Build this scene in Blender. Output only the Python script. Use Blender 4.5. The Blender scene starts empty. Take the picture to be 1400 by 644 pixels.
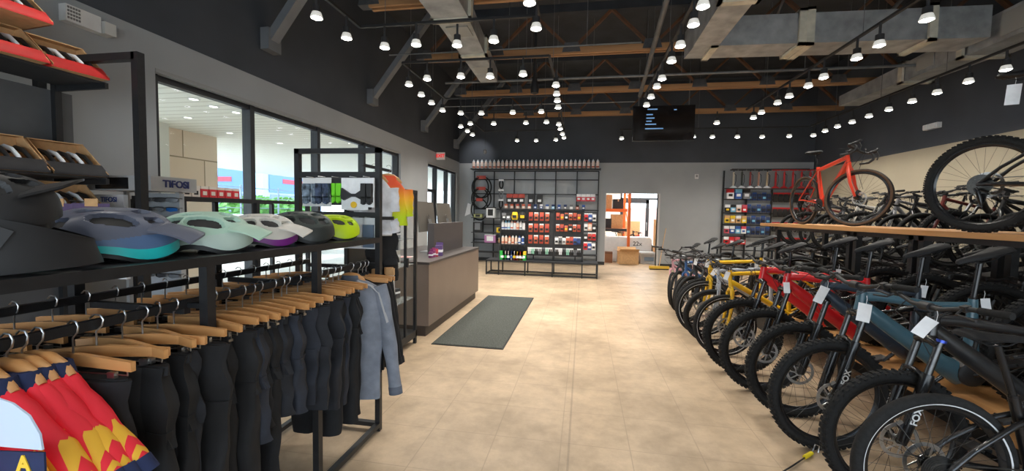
import bpy, math, random
from mathutils import Vector, Matrix, Euler
random.seed(7)
PI = math.pi
SC = bpy.context.scene
COL = SC.collection
H = 1.57
# ---------------------------------------------------------------- camera
FPX, YAW, PITCH, ROLL = 560.0, 0.1715, 0.0538, 0.0181
_d = Vector((-math.sin(YAW)*math.cos(PITCH), math.cos(YAW)*math.cos(PITCH), -math.sin(PITCH)))
_r0 = Vector((math.cos(YAW), math.sin(YAW), 0)); _u0 = _r0.cross(_d)
CR = _r0*math.cos(ROLL)+_u0*math.sin(ROLL); CU = -_r0*math.sin(ROLL)+_u0*math.cos(ROLL); CD = _d
cam = bpy.data.cameras.new('camera'); camo = bpy.data.objects.new('camera', cam); COL.objects.link(camo)
cam.sensor_width = 36; cam.lens = FPX/1400*36; cam.clip_start = .02; cam.clip_end = 300
camo.matrix_world = Matrix(((CR.x, CU.x, -CD.x, 0), (CR.y, CU.y, -CD.y, 0), (CR.z, CU.z, -CD.z, H), (0, 0, 0, 1)))
SC.camera = camo
def ray(px, py): return CR*((px-700)/FPX) - CU*((py-322)/FPX) + CD
def at(px, py, X=None, Y=None, Z=None):
    d = ray(px, py)
    t = X/d.x if X is not None else (Y/d.y if Y is not None else (Z-H)/d.z)
    return Vector((0, 0, H)) + d*t
# ---------------------------------------------------------------- materials
MATS = {}
def mat(name, col, rough=.5, metal=0.0, emit=0.0, noise=0.0, scale=8.0, bump=0.0, alpha=1.0, trans=0.0, spec=.5, coat=0.0):
    if name in MATS: return MATS[name]
    m = bpy.data.materials.new(name); m.use_nodes = True; nt = m.node_tree; b = nt.nodes['Principled BSDF']
    c = (col[0], col[1], col[2], 1)
    b.inputs['Base Color'].default_value = c; b.inputs['Roughness'].default_value = rough; b.inputs['Metallic'].default_value = metal
    b.inputs['Specular IOR Level'].default_value = spec
    if coat: b.inputs['Coat Weight'].default_value = coat
    if emit: b.inputs['Emission Color'].default_value = c; b.inputs['Emission Strength'].default_value = emit
    if trans: b.inputs['Transmission Weight'].default_value = trans
    if alpha < 1: b.inputs['Alpha'].default_value = alpha
    if noise or bump:
        tc = nt.nodes.new('ShaderNodeTexCoord'); n = nt.nodes.new('ShaderNodeTexNoise')
        n.inputs['Scale'].default_value = scale; n.inputs['Detail'].default_value = 4
        nt.links.new(tc.outputs['Object'], n.inputs['Vector'])
        if noise:
            r = nt.nodes.new('ShaderNodeValToRGB')
            r.color_ramp.elements[0].position = .3; r.color_ramp.elements[1].position = .7
            r.color_ramp.elements[0].color = tuple(max(0, x*(1-noise)) for x in c[:3])+(1,)
            r.color_ramp.elements[1].color = tuple(min(1, x*(1+noise)) for x in c[:3])+(1,)
            nt.links.new(n.outputs['Fac'], r.inputs['Fac']); nt.links.new(r.outputs['Color'], b.inputs['Base Color'])
        if bump:
            bp = nt.nodes.new('ShaderNodeBump'); bp.inputs['Strength'].default_value = bump; bp.inputs['Distance'].default_value = .01
            nt.links.new(n.outputs['Fac'], bp.inputs['Height']); nt.links.new(bp.outputs['Normal'], b.inputs['Normal'])
    MATS[name] = m; return m
def s2l(r, g, b):
    f = lambda v: (v/255/12.92 if v/255 <= .04045 else ((v/255+.055)/1.055)**2.4)
    return (f(r), f(g), f(b))
def cm(r, g, b, rough=.5, **k): return mat('paint_%d_%d_%d_%d' % (r, g, b, int(rough*100)), s2l(r, g, b), rough, **k)
def wood_mat(name, c1, c2, sc, axis='X', rough=.45):
    m = bpy.data.materials.new(name); m.use_nodes = True; nt = m.node_tree; b = nt.nodes['Principled BSDF']; b.inputs['Roughness'].default_value = rough
    tc = nt.nodes.new('ShaderNodeTexCoord'); mp = nt.nodes.new('ShaderNodeMapping'); n = nt.nodes.new('ShaderNodeTexNoise'); r = nt.nodes.new('ShaderNodeValToRGB')
    mp.inputs['Scale'].default_value = {'X': (sc*.08, sc, sc), 'Y': (sc, sc*.08, sc), 'Z': (sc, sc, sc*.08)}[axis]
    n.inputs['Scale'].default_value = 1; n.inputs['Detail'].default_value = 6
    r.color_ramp.elements[0].position = .3; r.color_ramp.elements[1].position = .72
    r.color_ramp.elements[0].color = (*c1, 1); r.color_ramp.elements[1].color = (*c2, 1)
    L = nt.links.new
    L(tc.outputs['Object'], mp.inputs['Vector']); L(mp.outputs['Vector'], n.inputs['Vector']); L(n.outputs['Fac'], r.inputs['Fac']); L(r.outputs['Color'], b.inputs['Base Color'])
    MATS[name] = m; return m
BLACK = mat('black_powder_coat', (.013, .014, .016), .45, noise=.2, scale=30)
CHAR = mat('charcoal_steel', (.03, .031, .034), .5, noise=.15, scale=12)
RUB = mat('tyre_rubber', (.014, .014, .014), .8, noise=.25, scale=60, bump=.2, spec=.3)
TAN = mat('tan_sidewall', (.10, .055, .03), .8, noise=.2, scale=40)
GLOSSB = mat('gloss_black', (.010, .010, .011), .22, noise=.1, scale=20)
MATTB = mat('satin_black', (.017, .017, .018), .5, noise=.2, scale=25)
SADM = mat('saddle_vinyl', (.013, .013, .014), .6, noise=.15, scale=40, spec=.3)
ALU = mat('brushed_aluminium', (.62, .62, .62), .3, 1.0, noise=.1, scale=60)
STEEL = mat('steel_wire', (.5, .5, .5), .3, 1.0, noise=.1, scale=50)
DSTEEL = mat('dark_steel', (.12, .12, .12), .35, 1.0, noise=.15, scale=50)
SPOKE = mat('spoke_steel', (.10, .10, .10), .4, 1.0, noise=.1, scale=50)
WHITE = mat('white_plastic', (.75, .75, .74), .45, noise=.05, scale=10)
PAPER = mat('white_card', (.84, .85, .87), .7, noise=.06, scale=25)
CARD = mat('cardboard', s2l(206, 164, 116), .85, noise=.12, scale=20, bump=.1)
GALV = mat('galvanised_duct', (.36, .37, .37), .5, .4, noise=.25, scale=5, bump=.15)
GALVL = mat('duct_flange', (.55, .52, .42), .6, .1, noise=.15, scale=8)
GLASS = None
def glass_mat():
    m = bpy.data.materials.new('clear_glass'); m.use_nodes = True; nt = m.node_tree; nt.nodes.clear()
    o = nt.nodes.new('ShaderNodeOutputMaterial'); mx = nt.nodes.new('ShaderNodeMixShader'); t = nt.nodes.new('ShaderNodeBsdfTransparent'); g = nt.nodes.new('ShaderNodeBsdfGlossy')
    lw = nt.nodes.new('ShaderNodeLayerWeight'); lw.inputs['Blend'].default_value = .5; g.inputs['Roughness'].default_value = .03
    pw = nt.nodes.new('ShaderNodeMath'); pw.operation = 'POWER'; pw.inputs[1].default_value = 5; ad = nt.nodes.new('ShaderNodeMath'); ad.operation = 'MULTIPLY_ADD'; ad.inputs[1].default_value = .3; ad.inputs[2].default_value = .010
    t.inputs['Color'].default_value = (.95, .965, .965, 1)
    nt.links.new(lw.outputs['Facing'], pw.inputs[0]); nt.links.new(pw.outputs[0], ad.inputs[0])
    nt.links.new(ad.outputs[0], mx.inputs[0]); nt.links.new(t.outputs[0], mx.inputs[1]); nt.links.new(g.outputs[0], mx.inputs[2]); nt.links.new(mx.outputs[0], o.inputs[0])
    return m
GLASS = glass_mat()
OAK = wood_mat('oak_board', s2l(176, 124, 72), s2l(204, 154, 98), 14, 'Y')
HANGW = wood_mat('hanger_beech', s2l(196, 138, 82), s2l(222, 170, 112), 22, 'X', .4)
TRUSSW = wood_mat('truss_timber', s2l(136, 98, 64), s2l(184, 138, 94), 9, 'X', .7)
# ---------------------------------------------------------------- mesh building
class MB:
    def __init__(s, mx=None): s.v = []; s.f = []; s.m = []; s.s = []; s.M = mx
    def add(s, vs, fs, mi=0, sm=False):
        o = len(s.v)
        for p in vs:
            p = Vector(p)
            s.v.append(s.M @ p if s.M else p)
        for f in fs: s.f.append([i+o for i in f]); s.m.append(mi); s.s.append(sm)
        return s
    def box(s, c, d, rot=None, mi=0):
        hx, hy, hz = d[0]/2, d[1]/2, d[2]/2
        vs = [Vector((x, y, z)) for x in (-hx, hx) for y in (-hy, hy) for z in (-hz, hz)]
        if rot is not None:
            R = Euler(rot).to_matrix() if not isinstance(rot, Matrix) else rot
            vs = [R @ v for v in vs]
        c = Vector(c)
        return s.add([v+c for v in vs], [(0, 1, 3, 2), (4, 6, 7, 5), (0, 4, 5, 1), (2, 3, 7, 6), (0, 2, 6, 4), (1, 5, 7, 3)], mi)
    def bb(s, x0, x1, y0, y1, z0, z1, mi=0): return s.box(((x0+x1)/2, (y0+y1)/2, (z0+z1)/2), (abs(x1-x0), abs(y1-y0), abs(z1-z0)), None, mi)
    def bar(s, p, q, w, h, mi=0, up=(0, 0, 1)):
        p = Vector(p); q = Vector(q); d = (q-p); L = d.length; d.normalize(); u = Vector(up)
        if abs(d.dot(u)) > .99: u = Vector((0, 1, 0))
        sx = d.cross(u).normalized(); u = sx.cross(d)
        R = Matrix((sx, d, u)).transposed()
        return s.box((p+q)/2, (w, L, h), R, mi)
    def tube(s, pts, r, n=8, mi=0, closed=False, cap=True, fl=None, up=(0, 1, 0)):
        P = [Vector(p) for p in pts]; k = len(P); rs = r if isinstance(r, (list, tuple)) else [r]*k
        vs = []; U = None
        for i in range(k):
            a = P[(i-1) % k] if (closed or i > 0) else P[i]; b = P[(i+1) % k] if (closed or i < k-1) else P[i]
            t = (b-a); t = t.normalized() if t.length > 1e-9 else Vector((0, 0, 1))
            if U is None:
                U = Vector(up)
                if abs(U.dot(t)) > .95: U = Vector((1, 0, 0)) if abs(t.x) < .9 else Vector((0, 0, 1))
            U = (U - t*U.dot(t)).normalized(); V = t.cross(U)
            ry = rs[i]*(fl[i] if isinstance(fl, (list, tuple)) else (fl or 1))
            for j in range(n):
                an = 2*PI*j/n
                vs.append(P[i] + U*(math.cos(an)*ry) + V*(math.sin(an)*rs[i]))
        fs = []
        for i in range(k if closed else k-1):
            for j in range(n):
                a = i*n+j; b = i*n+(j+1) % n; c = ((i+1) % k)*n+(j+1) % n; d = ((i+1) % k)*n+j
                fs.append((a, b, c, d))
        if cap and not closed: fs.append(tuple(range(n))[::-1]); fs.append(tuple((k-1)*n+j for j in range(n)))
        return s.add(vs, fs, mi, True)
    def lathe(s, prof, n=16, mx=None, mi=0, cap=True):
        vs = []; mx = mx or Matrix()
        for r, z in prof:
            for j in range(n): vs.append(mx @ Vector((r*math.cos(2*PI*j/n), r*math.sin(2*PI*j/n), z)))
        fs = []
        for i in range(len(prof)-1):
            for j in range(n): fs.append((i*n+j, i*n+(j+1) % n, (i+1)*n+(j+1) % n, (i+1)*n+j))
        if cap: fs.append(tuple(range(n))[::-1]); fs.append(tuple((len(prof)-1)*n+j for j in range(n)))
        return s.add(vs, fs, mi, True)
    def prism(s, poly, t, mx=None, mi=0):
        mx = mx or Matrix(); n = len(poly)
        vs = [mx @ Vector((x, y, -t/2)) for x, y in poly]+[mx @ Vector((x, y, t/2)) for x, y in poly]
        return s.add(vs, [tuple(range(n))[::-1], tuple(range(n, 2*n))]+[(i, (i+1) % n, n+(i+1) % n, n+i) for i in range(n)], mi)
    def loft(s, rings, mi=0, cap=True, closed=True, sm=True):
        n = len(rings[0]); vs = [p for r in rings for p in r]; fs = []
        for i in range(len(rings)-1):
            for j in range(n if closed else n-1): fs.append((i*n+j, i*n+(j+1) % n, (i+1)*n+(j+1) % n, (i+1)*n+j))
        if cap and closed: fs.append(tuple(range(n))[::-1]); fs.append(tuple((len(rings)-1)*n+j for j in range(n)))
        return s.add(vs, fs, mi, sm)
    def grid(s, fn, nu, nv, mi=0, cu=False):
        vs = [fn(i/nu, j/nv) for i in range(nu+(0 if cu else 1)) for j in range(nv+1)]; w = nv+1; k = nu if cu else nu+1
        fs = [(i*w+j, ((i+1) % k)*w+j, ((i+1) % k)*w+j+1, i*w+j+1) for i in range(nu) for j in range(nv)]
        return s.add(vs, fs, mi, True)
    def mesh(s, name, mats):
        me = bpy.data.meshes.new(name); me.from_pydata([tuple(v) for v in s.v], [], s.f)
        for m in (mats if isinstance(mats, (list, tuple)) else [mats]): me.materials.append(m)
        me.polygons.foreach_set('material_index', s.m); me.polygons.foreach_set('use_smooth', s.s); me.update()
        import bmesh
        bm = bmesh.new(); bm.from_mesh(me); bmesh.ops.recalc_face_normals(bm, faces=bm.faces); bm.to_mesh(me); bm.free()
        me.set_sharp_from_angle(angle=.9)
        return me
    def obj(s, name, mats, parent=None): return link(s.mesh(name, mats), name, parent)
def link(me, name, parent=None):
    o = bpy.data.objects.new(name, me); COL.objects.link(o)
    if parent: o.parent = parent
    return o
def tag(o, label, cat, group=None, kind=None):
    if label: o['label'] = label
    if cat: o['category'] = cat
    if group: o['group'] = group
    if kind: o['kind'] = kind
    return o
def thing(name, label, cat, loc=(0, 0, 0), rz=0, group=None, ry=0, sc=1):
    o = bpy.data.objects.new(name, None); COL.objects.link(o); o.location = loc; o.rotation_euler = (0, ry, rz); o.scale = (sc,)*3
    o.empty_display_size = .1
    return tag(o, label, cat, group)
KIDS = {}
def kids(o): return [c for c in o.children]
def dup(root, loc=None, rz=None, label=None, group=None, ry=None, sc=None):
    def cp(o, par):
        c = o.copy(); COL.objects.link(c)
        if par: c.parent = par
        for ch in o.children: cp(ch, c)
        return c
    r = cp(root, None)
    if loc is not None: r.location = loc
    if rz is not None or ry is not None: r.rotation_euler = (0, ry if ry is not None else root.rotation_euler.y, rz if rz is not None else root.rotation_euler.z)
    if sc: r.scale = (sc,)*3
    if label: r['label'] = label
    if group: r['group'] = group
    return r
def struct(mb, name, mats): return tag(mb.obj(name, mats), None, None, None, 'structure')
def text_mesh(txt, size, name, m, ext=.001, bold=0.0):
    cu = bpy.data.curves.new(name+'_curve', 'FONT'); cu.body = txt; cu.size = size; cu.extrude = ext; cu.align_x = 'CENTER'; cu.align_y = 'CENTER'; cu.offset = bold
    o = bpy.data.objects.new('tmp', cu); COL.objects.link(o)
    dg = bpy.context.evaluated_depsgraph_get(); me = bpy.data.meshes.new_from_object(o.evaluated_get(dg)); bpy.data.objects.remove(o)
    me.materials.clear(); me.materials.append(m); me.name = name
    return me
ORD = 'first second third fourth fifth sixth seventh eighth ninth tenth eleventh twelfth thirteenth fourteenth fifteenth sixteenth seventeenth eighteenth nineteenth twentieth'.split()
ORD += ['twenty-'+x for x in ORD[:9]]+['thirtieth']+['thirty-'+x for x in ORD[:9]]+['fortieth']
def V2(x, z, y=0): return Vector((x, y, z))
# ================================================================ shell
LX, RX, BY, FY, CZ, BZ = -4.1, 6.5, 13.2, -3.0, 5.7, 3.23
def floor_material():
    m = bpy.data.materials.new('stained_concrete_tile'); m.use_nodes = True; nt = m.node_tree; L = nt.links.new; N = nt.nodes.new
    b = nt.nodes['Principled BSDF']; geo = N('ShaderNodeNewGeometry'); sep = N('ShaderNodeSeparateXYZ'); L(geo.outputs['Position'], sep.inputs[0])
    def math_(op, a, bb=None, cc=None):
        n = N('ShaderNodeMath'); n.operation = op
        for i, x in enumerate((a, bb, cc)):
            if x is None: continue
            if isinstance(x, (int, float)): n.inputs[i].default_value = x
            else: L(x, n.inputs[i])
        return n.outputs[0]
    def line(src, off, step, w):
        f = math_('FRACT', math_('DIVIDE', math_('ADD', src, off), step)); d = math_('ABSOLUTE', math_('SUBTRACT', f, .5))
        return math_('GREATER_THAN', d, .5-w/step/2)
    lx = line(sep.outputs[0], 46.06+.05, .46, .007); ly = line(sep.outputs[1], 46.0, .46, .006)
    cj = math_('LESS_THAN', math_('ABSOLUTE', math_('ADD', sep.outputs[0], .055)), .007)
    n1 = N('ShaderNodeTexNoise'); n1.inputs['Scale'].default_value = 1.1; n1.inputs['Detail'].default_value = 6; n1.inputs['Roughness'].default_value = .62; L(geo.outputs['Position'], n1.inputs['Vector'])
    n2 = N('ShaderNodeTexNoise'); n2.inputs['Scale'].default_value = 7; n2.inputs['Detail'].default_value = 8; n2.inputs['Roughness'].default_value = .7; L(geo.outputs['Position'], n2.inputs['Vector'])
    r1 = N('ShaderNodeValToRGB'); e = r1.color_ramp.elements; e[0].position = .32; e[1].position = .68
    e[0].color = (*s2l(158, 138, 113), 1); e[1].color = (*s2l(203, 179, 150), 1); L(n1.outputs['Fac'], r1.inputs['Fac'])
    r2 = N('ShaderNodeValToRGB'); e = r2.color_ramp.elements; e[0].position = .3; e[1].position = .6; e[0].color = (.72, .72, .72, 1); e[1].color = (1, 1, 1, 1); L(n2.outputs['Fac'], r2.inputs['Fac'])
    mx = N('ShaderNodeMix'); mx.data_type = 'RGBA'; mx.blend_type = 'MULTIPLY'; mx.inputs[0].default_value = .75; L(r1.outputs[0], mx.inputs[6]); L(r2.outputs[0], mx.inputs[7])
    fac = math_('ADD', math_('MULTIPLY', math_('MAXIMUM', lx, ly), math_('MULTIPLY', n2.outputs['Fac'], .55)), math_('MULTIPLY', cj, .35))
    m2 = N('ShaderNodeMix'); m2.data_type = 'RGBA'; L(fac, m2.inputs[0]); L(mx.outputs[2], m2.inputs[6]); m2.inputs[7].default_value = (.13, .10, .075, 1)
    L(m2.outputs[2], b.inputs['Base Color']); b.inputs['Roughness'].default_value = .42; b.inputs['Specular IOR Level'].default_value = .35
    return m
GREYW = mat('grey_wall_paint', (.35, .37, .385), .75, noise=.06, scale=1.2)
DARKW = mat('charcoal_upper_paint', (.056, .064, .078), .8, noise=.12, scale=1.5)
BEIGE = mat('beige_wall_paint', (.40, .345, .25), .8, noise=.06, scale=1.5)
CEILM = mat('black_ceiling_paint', (.036, .041, .050), .85, noise=.25, scale=2.5)
WFR = mat('window_frame_bronze', (.016, .018, .022), .45, noise=.1, scale=6)
struct(MB().bb(LX-.3, RX+.3, FY-.3, BY+5.6, -.2, 0), 'floor', floor_material())
# left wall with two openings
W1 = (3.37, 8.76); W2 = (10.4, 12.95); WT, WB = 2.87, .12
mb = MB()
for a, b_, z0, z1 in ((FY, W1[0], 0, BZ), (W1[0], W1[1], 0, WB), (W1[0], W1[1], WT, BZ), (W1[1], W2[0], 0, BZ), (W2[0], W2[1], WT, BZ), (W2[1], BY, 0, BZ)):
    mb.bb(LX-.22, LX, a, b_, z0, z1)
mb.bb(LX-.22, LX-.02, FY, BY, BZ, CZ, 1)
struct(mb, 'wall_left', [GREYW, DARKW])
# right wall (lower beige, upper charcoal)
mb = MB().bb(RX, RX+.2, FY, BY+.2, 0, 2.98).bb(RX, RX+.2, FY, BY+.2, 2.98, CZ, 1)
struct(mb, 'wall_right', [BEIGE, DARKW])
# back wall with doorway
DX0, DX1, DZ = .69, 2.25, 2.26
mb = MB().bb(LX-.2, DX0, BY, BY+.2, 0, BZ-.03).bb(DX0, DX1, BY, BY+.2, DZ, BZ-.03).bb(DX1, RX, BY, BY+.2, 0, BZ-.03).bb(LX-.2, RX, BY, BY+.2, BZ-.03, CZ, 1)
struct(mb, 'wall_back', [GREYW, DARKW])
mb = MB()
for a, b_, z0, z1 in ((LX-.2, -3.7, 0, CZ), (-3.7, 5.7, 2.9, CZ), (5.7, RX+.2, 0, CZ)): mb.bb(a, b_, FY-.2, FY, z0, z1)
struct(mb, 'wall_front', GREYW)
struct(MB().bb(LX-.3, RX+.3, FY-.3, BY+.3, CZ, CZ+.15), 'ceiling', CEILM)
mb = MB().bb(LX, LX+.012, FY, W1[0], 0, .1).bb(LX, LX+.012, W1[1], W2[0], 0, .1)
struct(mb, 'baseboard_left', CHAR)
struct(MB().bb(LX, DX0, BY-.012, BY, 0, .1).bb(DX1, RX, BY-.012, BY, 0, .1), 'baseboard_back', CHAR)
# white door casing seen in the opening
struct(MB().bb(DX0-.015, DX0, BY-.01, BY+.21, 0, DZ).bb(DX1, DX1+.06, BY-.02, BY+.21, 0, DZ), 'trim_1', cm(190, 190, 188))
# windows
def window(n, y0, y1, muls, transom=None):
    fr = MB(); x0, x1 = LX-.15, LX-.07
    fr.bb(x0, x1, y0, y1, WT-.06, WT).bb(x0, x1, y0, y1, WB, WB+.07)
    for y in [y0+.03, y1-.03]+muls: fr.bb(x0-.02, x1+.02, y-.035, y+.035, WB, WT)
    if transom:
        fr.bb(x0, x1, transom[0], transom[1], 2.12, 2.2)
        for y in (transom[0]+.09, transom[1]-.09): fr.bb(x0, x1, y-.05, y+.05, WB, 2.14)
    w = struct(fr, 'window_%d' % n, WFR)
    ed = [y0]+muls+[y1]
    for a, b_ in zip(ed[:-1], ed[1:]):
        MB().bb(LX-.115, LX-.109, a, b_, WB, WT).obj('pane', GLASS, w)
    return w
window(1, W1[0], W1[1], [4.6, 5.92, 7.3])
window(2, W2[0], W2[1], [11.2, 12.15], (10.4, 11.2))
struct(MB().bb(LX-.22, LX+.01, W1[0], W1[1], WT, WT+.035).bb(LX-.22, LX+.01, W2[0], W2[1], WT, WT+.035), 'trim_2', cm(150, 152, 150))
# unseen storefront glazing behind the viewer, widened to let in more daylight
w = struct(MB().bb(-3.7, 5.7, FY-.15, FY-.05, 2.82, 2.9).bb(-3.7, 5.7, FY-.15, FY-.05, 0, .1).bb(-3.7, -3.62, FY-.15, FY-.05, 0, 2.9).bb(5.62, 5.7, FY-.15, FY-.05, 0, 2.9).bb(.36, .44, FY-.15, FY-.05, 0, 2.9), 'window_3', WFR)
MB().add([(-3.65, FY-.1, .05), (5.65, FY-.1, .05), (5.65, FY-.1, 2.85), (-3.65, FY-.1, 2.85)], [(0, 1, 2, 3)]).obj('pane', GLASS, w)
# ---------------------------------------------------------------- outside the windows
def soffit_mat():
    m = bpy.data.materials.new('white_slat_soffit'); m.use_nodes = True; nt = m.node_tree; L = nt.links.new; b = nt.nodes['Principled BSDF']
    g = nt.nodes.new('ShaderNodeNewGeometry'); w = nt.nodes.new('ShaderNodeTexWave'); w.wave_type = 'BANDS'; w.bands_direction = 'Y'; w.inputs['Scale'].default_value = 1.6
    r = nt.nodes.new('ShaderNodeValToRGB'); r.color_ramp.elements[0].position = .03; r.color_ramp.elements[1].position = .12
    r.color_ramp.elements[0].color = (.70, .68, .58, 1); r.color_ramp.elements[1].color = (.90, .89, .79, 1)
    L(g.outputs['Position'], w.inputs['Vector']); L(w.outputs['Fac'], r.inputs['Fac']); L(r.outputs['Color'], b.inputs['Base Color']); b.inputs['Roughness'].default_value = .7
    return m
struct(MB().bb(-12.6, LX-.25, FY-2, 26, 2.97, 3.2), 'porch_soffit_ceiling', soffit_mat())
struct(MB().bb(-12.8, LX-.22, FY-6, 40, -.2, -.02), 'porch_pavement', mat('porch_concrete', (.85, .83, .78), .8, noise=.1, scale=2))
struct(MB().bb(-90, -12.8, -30, 120, -.25, -.06), 'parking_ground', mat('parking_asphalt', (.5, .5, .5), .9, noise=.15, scale=1))
DL = mat('soffit_lamp_glow', (1, .97, .85), .5, emit=3)
first = None
for i, (px, py) in enumerate(((265, 136), (292, 146), (323, 154), (257, 161), (383, 196), (314, 182))):
    p = at(px, py, Z=2.965)
    lab = 'round recessed porch downlight seen through the window, %s from the stone pier side' % ORD[i]
    if first is None:
        first = thing('porch_downlight', lab, 'downlight', p, 0, 'porch downlights')
        MB().lathe([(.07, 0), (.07, .01), (.055, .012), (.05, .0)], 20).obj('trim_ring', WHITE, first); MB().lathe([(.048, -.002), (.048, .0)], 20).obj('lamp', DL, first)
    else: dup(first, p, None, lab)
# stone pier
p0 = at(217, 262, X=-7.2); p1 = at(298, 262, X=-7.2)
def stone_mat():
    m = bpy.data.materials.new('buff_stone_cladding'); m.use_nodes = True; nt = m.node_tree; L = nt.links.new; b = nt.nodes['Principled BSDF']
    tc = nt.nodes.new('ShaderNodeTexCoord'); mp = nt.nodes.new('ShaderNodeMapping'); mp.inputs['Rotation'].default_value = (PI/2, 0, PI/2)
    br = nt.nodes.new('ShaderNodeTexBrick'); br.inputs['Scale'].default_value = 1; br.inputs['Brick Width'].default_value = .85; br.inputs['Row Height'].default_value = .62
    br.inputs['Mortar Size'].default_value = .012; br.inputs['Color1'].default_value = (*s2l(246, 228, 206), 1); br.inputs['Color2'].default_value = (*s2l(238, 216, 192), 1); br.inputs['Mortar'].default_value = (*s2l(170, 150, 124), 1)
    sx = nt.nodes.new('ShaderNodeSeparateXYZ'); cx = nt.nodes.new('ShaderNodeCombineXYZ'); L(tc.outputs['Object'], sx.inputs[0]); L(sx.outputs[1], cx.inputs[0]); L(sx.outputs[2], cx.inputs[1]); L(cx.outputs[0], br.inputs['Vector']); L(br.outputs['Color'], b.inputs['Base Color']); b.inputs['Roughness'].default_value = .85
    return m
tag(MB().bb(-8.6, -7.2, p0.y, p1.y, -.02, 2.97).obj('stone_pier', stone_mat()), 'buff stone clad porch pier outside the big window', 'pier', None, 'structure')
tag(MB().bb(-7.3, -6.9, p0.y-.62, p0.y-.05, -.02, 2.97).obj('porch_post', cm(228, 226, 216)), 'white boxed porch post beside the stone pier', 'post', None, 'structure')
# far building, bushes and cars
bld = thing('shop_building', 'pale blue shop building across the car park with red sign', 'building', (-40, 44, 0))
MB().bb(-6, 6, -5, 5, -.1, 7.2).obj('wall', cm(176, 198, 220), bld)
MB().bb(-6.3, 6.3, -5.3, 5.3, 7.2, 7.6).obj('roof', cm(205, 205, 200), bld)
MB().bb(6.01, 6.1, -4.2, 4.0, 3.4, 6.2).bb(-4.6, 4.6, -5.1, -5.01, 3.4, 6.2).obj('sign_panel', cm(104, 140, 188), bld)
MB().bb(6.1, 6.14, -2.2, 2.0, 4.5, 5.0).bb(-2.0, 2.2, -5.14, -5.1, 4.5, 5.0).obj('red_sign_strip', cm(206, 70, 84), bld)
MB().bb(-5, 5, -5.06, -5.0, .2, 3.2).bb(6, 6.06, -4, 4, .2, 3.2).obj('shop_window', cm(120, 140, 160, .2), bld)
FOL = mat('foliage_green', s2l(120, 168, 84), .8, noise=.35, scale=3)
def bush(lab, x, y, r, h):
    b = thing('bush', lab, 'bush', (x, y, -.06), 0, 'bushes beyond the porch')
    mb = MB()
    for i in range(420):
        a = random.uniform(0, 2*PI); e = random.uniform(-.1, 1) ; rr = r*(.75+.3*random.random())
        c = Vector((math.cos(a)*rr*math.sqrt(max(0, 1-e*e)), math.sin(a)*rr*math.sqrt(max(0, 1-e*e)), h*.5+h*.5*e)); s = random.uniform(.12, .3)
        u = Vector((random.uniform(-1, 1), random.uniform(-1, 1), random.uniform(-1, 1))).normalized(); w = u.orthogonal().normalized(); t = u.cross(w)
        mb.add([c+w*s, c+t*s*.6, c-w*s, c-t*s*.6], [(0, 1, 2, 3)])
    mb.obj('foliage', FOL, b); MB().lathe([(.12, 0), (.1, h*.6)], 8).obj('stem', cm(96, 74, 54), b)
for i, (px, d_, r, h) in enumerate(((338, 21, 1.4, 2.2), (352, 24, 1.3, 2.3), (388, 30, 1.6, 2.4), (402, 35, 1.6, 2.4), (372, 27, 1.3, 2.0))):
    p = Vector((0, 0, 0))+ray(px, 290)*d_
    bush('leafy green bush beyond the porch, %s in the hedge line' % ORD[i], p.x, p.y, r, h)
def car(lab, col, px, d_):
    p = ray(px, 300)*d_
    c = thing('car', lab, 'car', (p.x, p.y, -.06), .5)
    ring = lambda z, x0, x1, w: [Vector((x, y, z)) for x, y in ((x0, -w), (x1, -w), (x1+.08, 0), (x1, w), (x0, w), (x0-.08, 0))]
    MB().loft([ring(.25, -2.1, 2.1, .85), ring(.6, -2.2, 2.2, .9), ring(.85, -2.1, 2.0, .88), ring(.9, -1.9, 1.4, .8), ring(1.35, -1.3, .6, .65), ring(1.42, -1.0, .3, .55)], sm=False).obj('body', cm(*col, .25), c)
    for x in (-1.35, 1.35):
        for y in (-.86, .86): MB(Matrix.Translation((x, y, .32)) @ Matrix.Rotation(PI/2, 4, 'X')).lathe([(.2, -.1), (.32, -.1), (.32, .1), (.2, .1)], 18).obj('wheel', RUB, c)
    MB().bb(-1.15, .45, -.72, .72, .95, 1.3).obj('window_glass', cm(40, 48, 56, .15), c)
car('white car parked beyond the porch under the bushes', (225, 226, 230), 346, 15)
car('silver car parked beyond the porch nearer the blue building', (150, 156, 166), 392, 18)
def rail_fence():
    f = thing('balcony_rail', 'thin grey railing beyond the stone pier', 'railing', (-13.2, 12, 0))
    for z in (1.2, 1.6, 2.0, 2.4): MB().bar((0, 0, z), (0, 6, z), .03, .03).obj('rail', cm(150, 165, 175), f)
    for y in (0, 2, 4, 6): MB().bar((0, y, -.06), (0, y, 2.5), .05, .05).obj('post', cm(150, 165, 175), f)
rail_fence()
# ================================================================ window side: clothes rack, helmets, clothing
FX, RXX = -1.39, -2.05       # front and rear faces of the rack
PY = (.68, 1.33, 1.98, 2.66)
TOP = 1.385
rack = thing('clothes_rack', 'long black steel clothes rack with helmet shelf on top', 'clothes rack', (0, 0, 0))
T = .036
for y in PY:
    for x in (FX-T/2, RXX+T/2):
        h = 2.005 if y == PY[-1] else TOP-.03
        MB().bb(x-T/2, x+T/2, y-T/2, y+T/2, 0.0, h).obj('upright', BLACK, rack)
for x in (FX-T/2, RXX+T/2):
    MB().bb(x-T/2-.001, x+T/2+.001, PY[0]-T/2, PY[-1]-T/2, TOP-.035, TOP).obj('top_rail', BLACK, rack)
    MB().bb(x-T/2, x+T/2, PY[0]-T/2, PY[-1]-T/2, .03, .06).obj('base_rail', BLACK, rack)
for y in PY:
    MB().bb(RXX+T, FX-T, y-T/2, y+T/2, TOP-.033, TOP-.003).obj('cross_rail', BLACK, rack)
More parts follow.
